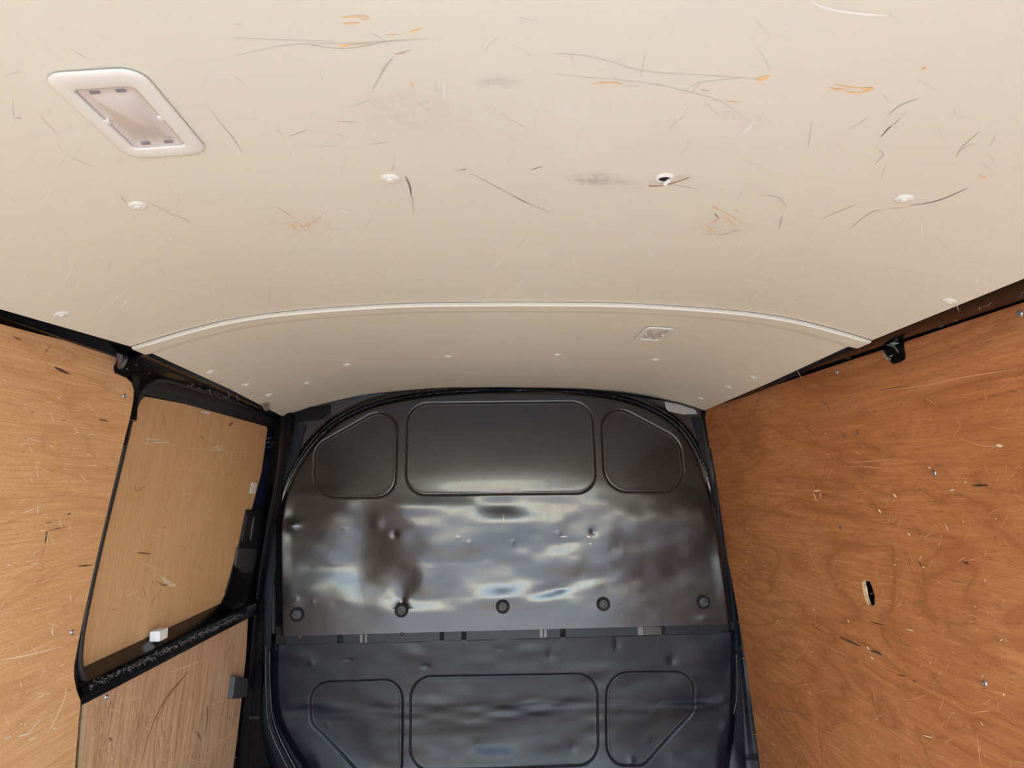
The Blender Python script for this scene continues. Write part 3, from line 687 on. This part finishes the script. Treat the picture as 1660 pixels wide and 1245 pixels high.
    o = link(bpy.data.objects.new(name, me), bulk)
    return o
TOPX = [-.75, -.66, -.60, -.556, -.435, -.232, .003, .281, .488, .60, .685, .75]
TOPZ = [1.335, 1.338, 1.352, 1.363, 1.388, 1.402, 1.405, 1.395, 1.367, 1.352, 1.337, 1.32]
def seam(X): return .630+.0088*(X+.72)
sh_u = sheet('upper_sheet', 640, 380, lambda X: np.interp(X, TOPX, TOPZ)-.004, seam, plat_up, ('ul', 'um', 'ur'), False)
sh_u['label'] = 'large buckled upper sheet with three pressed outlines'
sh_l = sheet('lower_sheet', 620, 240, lambda X: seam(X)+.004-.030, lambda X: X*0+.12, plat_lo, ('ll', 'lm', 'lr'), True)
sh_l['label'] = 'lower sheet with three pressed outlines'
mb = MB(); mb.box((-.68, YB-.02, .0), (.70, YB+.0, .13)); mb.build('kick_panel', BULK, bulk)
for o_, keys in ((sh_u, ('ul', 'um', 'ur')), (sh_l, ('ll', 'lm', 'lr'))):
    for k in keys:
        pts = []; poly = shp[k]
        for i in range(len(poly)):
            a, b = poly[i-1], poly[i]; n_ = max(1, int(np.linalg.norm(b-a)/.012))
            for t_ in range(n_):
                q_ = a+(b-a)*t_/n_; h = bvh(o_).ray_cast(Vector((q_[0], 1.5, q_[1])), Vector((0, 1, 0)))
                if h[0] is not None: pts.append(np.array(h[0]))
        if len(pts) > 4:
            ln = tube('groove_shade_line', pts+[pts[0]], .0014, DULL, bulk, 6)  # dark matte tube stands in for the shade inside the groove
# joining strip under the seam, with gaps between its pieces
def sx(px, py=1020): return at_y(px, py, YB-DEP)[0]
gaps = [(547, 556), (713, 720), (748, 756), (908, 917), (1070, 1078)]
edges = [464]+[e for g in gaps for e in g]+[1168]
for i in range(0, len(edges), 2):
    x0, x1 = sx(edges[i]), sx(edges[i+1]); za, zb = seam((x0+x1)/2)-.029, seam((x0+x1)/2)+.01
    v = []; 
    for X in (x0, x1):
        v += [(X, YB-DEP-.001, seam(X)-.029), (X, YB-DEP+.0015, seam(X)-.028), (X, YB-DEP+.0015, seam(X)+.01), (X, YB-DEP+.006, seam(X)+.01), (X, YB-DEP+.006, seam(X)-.029)]
    mesh_obj('joining_strip', v, [(0, 5, 6, 1), (1, 6, 7, 2), (2, 7, 8, 3), (3, 8, 9, 4), (4, 9, 5, 0), (0, 1, 2, 3, 4), (9, 8, 7, 6, 5)], BULK2, bulk)
mb = MB(); mb.box((sx(446), YB-DEP+.010, seam(0)-.05), (sx(1184), YB-DEP+.012, seam(0)+.02)); mb.build('gap_backing', DULL, bulk)
for a, b in ((584, 588), (592, 595), (875, 880), (882, 886), (1034, 1043), (1044, 1072)):
    mb = MB(); mb.box((sx(a), YB-DEP-.0005, seam(sx(a))-.026), (sx(b), YB-DEP+.003, seam(sx(a))-.002)); mb.build('strip_tab', TABM if b-a < 10 else BULK, bulk)
# bolts with washers
def bolt_on(px, py):
    P = surf(sh_u, px, py); P = P if P is not None else at_y(px, py, YB-DEP)
    P = P+np.array([0, -.004, 0])
    WR = [(.0142, -.004), (.0142, .0020), (.0130, .0040), (.0118, .0042), (.0105, .0026), (.0084, .0026), (.0074, .0050), (.0052, .0056), (.0040, .0022), (.0020, .0022), (.0014, .0046)]
    v, f = lathe(WR, 28)
    o = mesh_obj('bolt', orient(v, P, (0, -1, 0)), f, GREYPLASTIC, bulk, True); o.data.set_sharp_from_angle(angle=math.radians(40))
    v, f = lathe([(.0214, -.008), (.0214, .0016), (.0200, .0024), (.0165, .0016), (.0145, .0006)], 28)
    mesh_obj('washer', orient(v, P, (0, -1, 0)), f, DULL, o, True)
for b_ in ((482, 996), (651, 989), (815, 983), (978, 979), (1140, 976)): bolt_on(*b_)
def small_screw(px, py, target, mat, r=.0055, name='screw'):
    P = surf(target, px, py) if target else None
    if P is None: P = at_y(px, py, YB-.006)
    v, f = lathe([(r, -.002), (r, .001), (r*.75, .0026), (r*.45, .0026), (r*.4, .0006)], 14)
    return mesh_obj(name, orient(v, P, (0, -1, 0)), f, mat, bulk, True)
for p in ((486, 1032), (652, 1027), (816, 1020), (978, 1014), (1137, 1011)):
    P = at_y(*p, YB-DEP-.0005); v, f = lathe([(.006, -.002), (.006, .001), (.0045, .0028), (.002, .003)], 12); mesh_obj('screw', orient(v, P, (0, -1, 0)), f, BLACK_SATIN, bulk, True)
for p, mt in (((485, 692), STEEL), ((1127, 680), STEEL), ((1139, 735), STEEL), ((452, 834), BLACK_SATIN), ((435, 976), BLACK_SATIN), ((433, 1011), BLACK_SATIN), ((432, 1093), BLACK_SATIN), ((448, 1216), BLACK_SATIN), ((477, 762), BLACK_SATIN),
              ((1187, 956), STEEL), ((1190, 988), STEEL), ((1199, 1071), BLACK_SATIN), ((1203, 1168), BLACK_SATIN)):
    small_screw(*p, None, mt, .0052)
# grey metal corner piece, black corner bracket
plate('corner_plate', [at_y(x, y, YB-.012) for x, y in ((1077, 651), (1100, 655), (1127, 664), (1131, 671), (1108, 672), (1084, 667), (1079, 661))], (0, -1, 0), .004, PALE_METAL, bulk, bev=.001)['label'] = 'bare pale grey metal corner plate'
plate('corner_bracket', [at_y(x, y, YB-.022) for x, y in ((458, 661), (500, 660), (534, 655), (532, 672), (526, 678), (500, 681), (474, 684), (466, 675))], (0, -1, 0), .01, BLACK, bulk, bev=.002)
# long edge strips on both sides
def edge_strip(pin, pout, mat):
    sec = []
    for a, b in zip(pin, pout):
        p, q_ = at_y(*a, YB-.008), at_y(*b, YB-.008); sec.append([p+np.array([0, .02, 0]), p, p+(q_-p)*.04-np.array([0, .0025, 0]), p+(q_-p)*.96-np.array([0, .0025, 0]), q_, q_+np.array([0, .02, 0])])
    return loft('edge_strip', sec, mat, bulk)
edge_strip([(476, 690), (461, 760), (443, 850), (428, 960), (427, 1036), (428, 1110), (427, 1170), (432, 1196), (452, 1245), (470, 1290)],
           [(497, 688), (479, 760), (457, 850), (442, 960), (440, 1036), (438, 1110), (441, 1170), (452, 1200), (478, 1245), (498, 1290)], BULK2)
edge_strip([(1121, 676), (1138, 745), (1160, 850), (1178, 940), (1183, 1016), (1188, 1090), (1192, 1150), (1188, 1200), (1180, 1245), (1172, 1290)],
           [(1136, 676), (1147, 745), (1172, 850), (1194, 940), (1202, 1016), (1206, 1090), (1209, 1150), (1212, 1200), (1215, 1245), (1216, 1290)], BULK2)
for pth in ([(437, 1050), (438, 1110), (442, 1160), (454, 1197), (474, 1236), (488, 1262)], [(1193, 1055), (1195, 1110), (1191, 1150), (1182, 1178)], [(431, 1040), (431, 1110), (434, 1165), (444, 1198), (462, 1236), (474, 1262)]):
    tube('highlight_bead', smooth_path([at_y(a, b, YB-.010) for a, b in pth]), .0034, BULK, bulk, 10, .8)  # beads added along the flange edges to catch thin highlight lines
bh_l = lambda x, y: (surf(sh_u, x, y) if surf(sh_u, x, y) is not None else at_y(x, y, YB-DEP))
marks('white_flecks', simple('white_fleck', (.75, .75, .75), .5), bulk, [([(908, 870), (922, 870)], 1.2), ([(951, 869), (957, 871)], 2.4), ([(955, 881), (959, 882)], 1.8), ([(816, 835), (816, 848)], .8)], bh_l, np.array([0, -1., 0]))

# ------------------------------------------------------------------ left side
# rear lining
lh = lambda x, y: PL.hit(x, y)
ol_px = [(0, 525), (60, 541), (130, 558), (186, 572), (189, 578), (188, 590), (189, 602), (193, 608), (205, 613), (213, 620), (217, 632), (216, 650), (211, 676), (202, 712), (187, 775), (168, 855), (151, 929), (135, 1002), (126, 1047), (120, 1080), (120, 1098), (124, 1118), (131, 1138), (128, 1165), (122, 1245), (119, 1300)]
ol = L(PL, ol_px); q = ol[-1]
ol = [PL.xat(Y0+.01, 1.312)] + ol + [PL.xat(q[1], .03), PL.xat(Y0+.01, .03)]
# small split in the sheet
ply_l = thing('plywood_panel', 'light orange plywood wall lining left of the sliding door opening, nearest the camera', 'panel', (-.8, .7, .03))
plate('sheet', ol[::-1], PL.n, .009, PLY_RL, ply_l, [L(PL, [(74, 862), (78, 860), (77, 872), (74, 884), (72, 876)])], edge_mat=PLY_EDGE)
for p in ((201, 642), (116, 1025)): disc(SCP, PL.hit(*p), PL.n, 'screw', STEEL, ply_l, 14)
marks('light_scratches', M_WLIGHT, ply_l, rand_marks(60, (5, 600, 180, 760), 3, 16, 1.0)+rand_marks(50, (5, 760, 128, 1000), 3, 16, 1.0)+rand_marks(40, (5, 1000, 104, 1235), 3, 18, 1.0), lh, PL.n)
marks('wood_chips', M_WCREAM, ply_l, [([(84, 1017), (85, 1030)], 4), ([(113, 964), (115, 975)], 3), ([(78, 862), (75, 885)], 1.6), ([(65, 860), (72, 861)], 1.6), ([(113, 852), (113, 860)], 2), ([(0, 1070), (40, 1063), (100, 1048)], 1.6), ([(76, 1190), (90, 1165), (105, 1130), (106, 1115)], 2.2), ([(97, 1080), (104, 1077)], 2), ([(60, 1132), (72, 1126)], 2), ([(130, 770), (140, 780)], 2)], lh, PL.n)
marks('dark_marks', M_WDARK, ply_l, [([(88, 595), (98, 600), (112, 606)], 3.5), ([(76, 862), (74, 878)], 2.5), ([(78, 860), (108, 854)], 1.2), ([(125, 918), (150, 916)], 2.2), ([(160, 680), (176, 683)], 1.8), ([(70, 575), (82, 560)], 1.2), ([(20, 545), (35, 552)], 1.5), ([(108, 834), (115, 832)], 2)] + rand_marks(14, (10, 600, 180, 1200), 4, 12, 1.2, 0, .3), lh, PL.n)
marks('red_marks', M_RED, ply_l, [([(68, 890), (67, 910)], 1.3), ([(72, 886), (70, 900)], 1.0), ([(62, 924), (70, 926)], 1.2), ([(67, 915), (72, 922)], 1.0), ([(50, 945), (75, 938)], .9)], lh, PL.n)
marks('pale_marks', M_WHITEMARK, ply_l, rand_marks(24, (5, 600, 165, 760), 6, 24, 2.0)+rand_marks(36, (5, 760, 100, 1230), 6, 28, 2.0), lh, PL.n)

# sliding door
door = root_struct('door_1')
# inner door skin, outward of both linings
dsk = Plane((-.835, 0, 1.30), (1, 0, -.09))
pts = [dsk.xat(1.25, 1.345), dsk.xat(2.44, 1.345), dsk.xat(2.44, .01), dsk.xat(1.25, .01)]
plate('door_skin', pts, dsk.n, .004, BLACK, door)
plate('navy_skin_strip', L(PDU.off(-.010), [(425, 690), (448, 696), (441, 760), (426, 835), (395, 835), (410, 760)]), PDU.n, .004, NAVY, door)['label'] = 'navy painted strip of bare door skin'
ou = round_poly(L(PDU, [(206, 676), (223, 654), (236, 643), (300, 655), (434, 692), (424, 765), (385, 912), (361, 985), (100, 1098), (140, 1000), (185, 775), (196, 700)]), [0, 0, .006, 0, .014, 0, .0, .06, 0, 0, 0, 0], 6)
dpu = plate('window_lining', ou, PDU.n, .006, PLY_DU, door, edge_mat=PLY_EDGE); dpu['label'] = 'recessed pale plywood sheet filling the upper part of the sliding door'
oll = L(PDL, [(140, 1131), (230, 1088), (330, 1039), (402, 1003), (399, 1060), (392, 1130), (384, 1200), (378, 1245), (374, 1290)])
q = oll[-1]; oll = oll + [PDL.xat(q[1], .05)] + L(PDL, [(127, 1330), (131, 1245), (137, 1165)])
dpl = plate('lower_lining', oll, PDL.n, .008, PLY_DL, door, edge_mat=PLY_EDGE); dpl['label'] = 'weathered plywood sheet on the lower part of the sliding door'
duh = lambda x, y: PDU.hit(x, y); dlh = lambda x, y: PDL.hit(x, y)
marks('chalk_marks', M_WHITEMARK, door, [*[([(x_, y_), (x_+l_, y_+random.uniform(-.6, .6))], random.uniform(.8, 2.6)) for x_, y_, l_ in [(random.uniform(229, 262), 713+random.uniform(-2, 5), random.uniform(6, 24)) for _ in range(16)]],
    *[([(x_, y_), (x_+l_, y_+random.uniform(-1, 1))], random.uniform(.8, 2.4)) for x_, y_, l_ in [(random.uniform(343, 356), 727+random.uniform(-4, 5), random.uniform(3, 9)) for _ in range(14)]], ([(377, 730), (374, 745), (373, 753)], 3), ([(373, 751), (386, 749)], 1.6), ([(305, 727), (345, 729), (420, 735)], 1), ([(262, 935), (272, 945), (285, 950)], 6), ([(355, 735), (359, 748)], 2), ([(395, 734), (398, 742)], 1.3)], duh, PDU.n)
marks('paint_glints', M_FLECK, door, [([(431, 712), (441, 709)], 2.4), ([(430, 719), (439, 715)], 2.0), ([(438, 722), (444, 716)], 3.0), ([(432, 726), (440, 724)], 1.4), ([(430, 780), (434, 740)], 1.0)], lambda x, y: PDU.off(-.008).hit(x, y), PDU.n)  # highlights on the navy paint, drawn as flat grey streaks
marks('light_scratches', M_WLIGHT, door, rand_marks(60, (215, 700, 350, 1000), 4, 22, 0.9) + [([(204, 968), (222, 958)], 2.4), ([(335, 838), (345, 846)], 1.5), ([(225, 910), (260, 925)], 1.2)], duh, PDU.n)
marks('brown_marks', M_WMID, door, [([(217, 785), (222, 796), (235, 788)], 1.3), ([(222, 896), (245, 898)], 2.6), ([(266, 853), (268, 856)], 2.5), ([(255, 943), (266, 949), (278, 945)], 2), ([(230, 950), (240, 975)], 1.0), ([(240, 985), (262, 955)], 1.0), ([(370, 690), (378, 686)], 5), ([(262, 660), (270, 700)], 1), ([(325, 706), (330, 712)], 2), ([(423, 704), (426, 708)], 2.5), ([(378, 746), (381, 752)], 1)] + rand_marks(20, (230, 680, 400, 980), 4, 12, 1, 1.5, .3), duh, PDU.n)
marks('rub_marks', M_WMID, door, [([(307, 1087), (270, 1130), (245, 1180), (228, 1240)], 2.6), ([(302, 1092), (268, 1138), (248, 1190)], 1.4), ([(335, 1145), (336, 1160), (332, 1195)], 4), ([(180, 1135), (176, 1150)], 1.6), ([(318, 1185), (326, 1200)], 3), ([(176, 1196), (182, 1200)], 3.5), ([(225, 1170), (215, 1200)], 2)] + rand_marks(90, (150, 1130, 385, 1240), 8, 34, 1.4, 1.6, .12), dlh, PDL.n)
marks('pale_scratches', M_WLIGHT, door, rand_marks(70, (150, 1125, 385, 1240), 5, 26, 0.9) + [([(330, 1225), (385, 1180)], 1.3), ([(275, 1090), (330, 1070)], 1.3), ([(310, 1150), (307, 1130)], 1.6)], dlh, PDL.n)
disc(SCP, PDL.hit(172, 1130), PDL.n, 'screw', STEEL, door, 14)

# sill ledge across the door below the upper sheet
a0, b0_ = PDU.hit(137, 1072), PDU.hit(345, 986)
def ledge(Y):
    zt = .762; x0 = PDU.xat(Y, zt)[0]
    xi = PDL.xat(Y, .70)[0]
    e = .016*(2.2-Y)/.9
    prof = [(x0-.03, zt+.012), (x0-.002, zt+.001), (x0+.006, zt-.002), (xi+.000, .741+e*.6), (xi+.007, .737+e*.6), (xi+.011, .731+e*.7), (xi+.012, .722+e), (xi+.011, .712+e), (xi+.009, .706+e), (xi+.011, .703+e), (xi+.010, .699+e), (xi+.0, .697+e), (xi-.02, .70+e)]
    return [np.array([x, Y, z]) for x, z in prof]
LED_Y = np.linspace(1.312, 2.26, 40)
led = loft('sill_ledge', [ledge(Y) for Y in LED_Y], BLACK, door)
def ledge_hit(x, y):
    pl = Plane((PDL.xat(0, .72)[0]+.0135, 0, .72), (1, 0, .03)); return pl.hit(x, y)
fl = []
for _ in range(300):
    t = random.random(); x = 142+t*250; y0 = 1122-t*122; y1 = 1108-t*112
    y = random.uniform(y1, y0-3); l = random.uniform(1.5, 7); a = random.uniform(-1.4, 1.4)
    fl.append(([(x, y), (x+l*math.cos(a), y+l*math.sin(a))], random.uniform(.4, 1.2)))
marks('ledge_scratches', M_FLECK, door, fl, ledge_hit, np.array([1, 0, .35])/1.06, .002)
# ledge end that curves up at the front
v = [ledge_hit(402, 1000)]
loft('ledge_corner', [[PDU.off(.002).hit(*a), PDU.off(.03).hit(*b), PDL.off(.006).hit(*c_)] for a, b, c_ in (((340, 988), (345, 1006), (350, 1026)), ((358, 978), (368, 996), (378, 1012)), ((366, 962), (384, 980), (398, 1002)), ((372, 940), (390, 965), (404, 985)), ((378, 915), (396, 940), (408, 960)))], BLACK, door)
# plastic trim and scooped handle beside the upper sheet
PT = PDU.off(.004)
plate('handle_trim', round_poly(L(PT, [(400, 826), (434, 828), (428, 875), (420, 930), (404, 972), (366, 962), (386, 895)]), [.008, .008, 0, .004, .006, .004, 0]), PT.n, .005, BLACK_SATIN, door, bev=.0015)['label'] = 'grey black plastic trim with scooped grip'
hd = plate('door_handle', round_poly(L(PT.off(.004), [(402, 833), (424, 836), (418, 879), (393, 878)]), .006), PT.n, .006, BLACK_SATIN, door, bev=.002)
tube('grip_bar', smooth_path([PT.off(.005).hit(*p) for p in ((412, 838), (410, 850), (406, 876))]), .006, BLACK_SATIN, hd, 10, .7)
plate('trim_bump', round_poly(L(PT.off(.004), [(386, 888), (418, 890), (412, 926), (397, 929), (382, 918)]), .006), PT.n, .005, GREYPLASTIC, door, bev=.002)
# white label, foam bits
plate('white_label', L(PDU.off(.004), [(409, 782), (417, 783), (413, 800), (405, 800)]), PDU.n, .002, WHITE, door, bev=.0004)['label'] = 'small white label'
plate('white_clip', L(PDU.off(.002), [(326, 666), (341, 668), (339, 671), (328, 669)]), PDU.n, .003, WHITE, door)
fb = thing('foam_block', 'small white foam block lying on the black ledge of the sliding door', 'block', tuple(ledge(1.72)[3]))
P = PDU.hit(245, 1033); mb = MB(); 
x0, y0_, z0 = P[0]+.010, P[1]-.030, .7550
mb.box((x0, y0_, z0), (x0+.022, y0_+.040, z0+.022)); o = bevel(mb.build('foam_body', WHITE, fb), .001)
# rubber buffer on the edge of lower sheet
rb = plate('rubber_buffer', round_poly(L(PDL.off(.016), [(382, 1096), (402, 1100), (400, 1128), (391, 1132), (377, 1133)]), .003), PDL.n, .016, GREYPLASTIC, door, bev=.003)
rb['label'] = 'dusty grey rubber buffer'
mb = MB()

# door surround: cant rail left, opening seal, pillars
def railL_rear(Y):
    e = edgeL(Y); ze = zc(e, Y); px = PL.xat(Y, 1.32)[0]
    pts = [(e+.03, ze+.03), (e+.004, ze+.006), (e-.001, ze+.002), (e-.005, ze-.001), (px+.018, 1.338), (px+.010, 1.332), (px+.006, 1.324), (px-.002, 1.322), (px-.012, 1.318), (px-.012, 1.22), (px-.06, 1.2), (px-.2, 1.19)]
    return [np.array([x, Y, z]) for x, z in pts]
loft('cant_rail', [railL_rear(Y) for Y in np.linspace(Y0, 1.36, 34)], BLACK, wlft)
def railL_front(Y):
    e = edgeL(Y); ze = zc(e, Y)
    pts = [(e+.03, ze+.03), (e+.004, ze+.006), (e-.001, ze+.002), (e-.004, ze-.002), (e-.014, ze-.004), (e-.018, ze-.008), (e-.030, 1.326), (-.724, 1.318), (-.732, 1.312), (-.736, 1.316), (-.75, 1.335), (-.85, 1.35)]
    return [np.array([min(x, x), Y, z]) for x, z in pts]
loft('door_header', [railL_front(Y) for Y in np.linspace(1.27, 2.36, 40)], BLACK, wlft)
# inner header band above the upper sheet (door top)
def band(Y):
    return [np.array([x, Y, z]) for x, z in ((-.738, 1.335), (-.740, 1.318), (-.746, 1.298), (-.748, 1.295), (-.750, 1.299), (-.752, 1.291), (-.756, 1.283), (-.760, 1.280), (-.80, 1.280))]
loft('door_top_band', [band(Y) for Y in np.linspace(1.40, 2.40, 30)], BLACK_SATIN, door)
PS = Plane((-.728, 0, 1.30), (1, 0, -.09))
sp = smooth_path(L(PS, [(130, 1260), (133, 1220), (138, 1165), (141, 1132), (136, 1105), (129, 1078), (130, 1045), (137, 1000), (152, 929), (170, 850), (189, 772), (204, 710), (213, 674), (222, 650), (234, 630), (248, 618), (266, 615), (300, 624), (367, 646), (422, 664), (452, 674), (464, 680)]), 5)
sl = tube('opening_seal', sp, .0062, RUBBER, wlft, 8); sl['label'] = 'black rubber seal round the sliding door opening'
# flange between rear lining and seal (vertical gap and bottom bulge)
loft('opening_flange', [[PL.off(-.006).hit(*a), PS.off(-.012).hit(*b)] for a, b in (((212, 600), (262, 600)), ((214, 620), (240, 622)), ((212, 650), (224, 650)), ((206, 690), (211, 690)), ((184, 775), (190, 775)), ((164, 855), (171, 855)), ((148, 929), (154, 929)), ((132, 1002), (139, 1002)), ((118, 1075), (134, 1075)), ((120, 1105), (138, 1105)), ((130, 1140), (140, 1140)), ((124, 1240), (132, 1240)), ((122, 1300), (130, 1300)))], BLACK, wlft)
# rear left pillar mass that closes the area round the lug
plate('pillar_head', L(PL.off(-.0105), [(150, 540), (215, 560), (262, 575), (300, 590), (310, 622), (262, 612), (240, 618), (224, 636), (215, 664), (209, 700), (204, 722), (196, 722), (180, 600)]), PL.n, .01, BLACK, wlft)
lgp = plate('rail_lug', round_poly(L(PL.off(.004), [(190, 572), (214, 568), (232, 582), (228, 608), (205, 610), (190, 606), (187, 596), (193, 586)]), .006), PL.n, .014, BLACK, wlft, bev=.004)
lgp['label'] = 'glossy black pressed lug beside the top corner of the left lining'
GL = simple('glossy_black_pressing', (.006, .007, .009), .16, 0, .2, 20, coat=.8, spec=.8)
loft('lug_saddle', [[at_y(187, 563, 1.232), at_y(198, 566, 1.236), at_y(213, 569, 1.262)], [at_y(189, 572, 1.214), at_y(199, 575, 1.216), at_y(209, 577, 1.236)], [at_y(190, 584, 1.216), at_y(198, 588, 1.218), at_y(203, 589, 1.232)], [at_y(190, 596, 1.236), at_y(195, 599, 1.238), at_y(199, 600, 1.25)]], GL, wlft)
loft('lug_saddle', [[at_y(1425, 556, 1.262), at_y(1444, 552, 1.262), at_y(1466, 548, 1.262)], [at_y(1436, 559, 1.245), at_y(1452, 557, 1.220), at_y(1464, 555, 1.214)], [at_y(1447, 563, 1.24), at_y(1457, 566, 1.216), at_y(1465, 570, 1.212)]], GL, wr)
marks('lug_scratches', M_FLECK, wlft, [([(203, 575), (200, 585), (196, 594)], 1.2), ([(198, 596), (203, 600)], 1.2), ([(187, 559), (205, 562), (213, 566)], 1.0), ([(214, 590), (217, 592)], 1.4), ([(236, 605), (238, 604)], 1.5)] , lambda x, y: PL.off(.0105).hit(x, y), PL.n, .006)
def hdr_hit(x, y): r = ray(x, y); return CAM+r*((1.317-CAM[2])/r[2])
fl = [([(x, 604+(x-262)*.352+random.uniform(-1.5, 7)), (x+random.uniform(1, 5), 604+(x-262)*.352+random.uniform(-1, 8))], random.uniform(.4, 1)) for x in [random.uniform(300, 440) for _ in range(70)]]
marks('header_scratches', M_FLECK, wlft, fl + [([(368, 632), (372, 640), (368, 646)], 1.3), ([(369, 627), (378, 627)], 1.6), ([(384, 638), (387, 650)], 1)], hdr_hit, np.array([0, 0, -1.]), .002)
plate('bright_tab', [hdr_hit(x, y)+np.array([0, 0, -.006]) for x, y in ((425, 655), (438, 657), (434, 664), (428, 662))], (0, 0, -1), .002, PALE_METAL, wlft)
# front left pillar: nested vertical returns between door and bulkhead
def vsec(rows, mat, name):
    return loft(name, [[np.array(at_y(px, py, Yd)) for px, py, Yd in row] for row in rows], mat, wlft)
rows = []
for py, xs in ((668, (448, 456, 462, 470, 480)), (700, (446, 454, 462, 470, 478)), (760, (441, 449, 455, 461, 464)), (860, (426, 431, 437, 443, 446)), (960, (410, 416, 421, 426, 430)), (1030, (403, 409, 416, 424, 429)), (1100, (394, 402, 412, 422, 429)), (1160, (386, 394, 406, 420, 428)), (1200, (381, 390, 404, 424, 438)), (1245, (376, 386, 402, 436, 456)), (1300, (370, 380, 400, 452, 476))):
    rows.append([(xs[0], py, 2.34), (xs[0]+.5, py, 2.270), (xs[1], py, 2.262), (xs[1]+1.5, py, 2.274), (xs[2], py, 2.274), (xs[2]+1, py, 2.258), (xs[3]+2, py, 2.256), (xs[3]+3, py, 2.30), (xs[4]+3, py, 2.31)])
arr = np.array([[at_y(px, py, Yd) for px, py, Yd in row] for row in rows])
dense = [np.array(p) for p in smooth_path(list(arr.reshape(len(rows), -1)), 6)]
pil = loft('pillar', [list(d_.reshape(-1, 3)) for d_ in dense], BLACK, wlft)
mb = MB(); p = at_y(405, 1160, 2.255); q = at_y(421, 1165, 2.255); mb.box((p[0], 2.25, q[2]), (q[0], 2.258, p[2])); mb.build('pillar_slot', DULL, wlft)
mb = MB(); mb.box((-.90, 2.42, .0), (-.72, 2.44, 1.36)); mb.build('inner_pillar', BLACK, wlft)
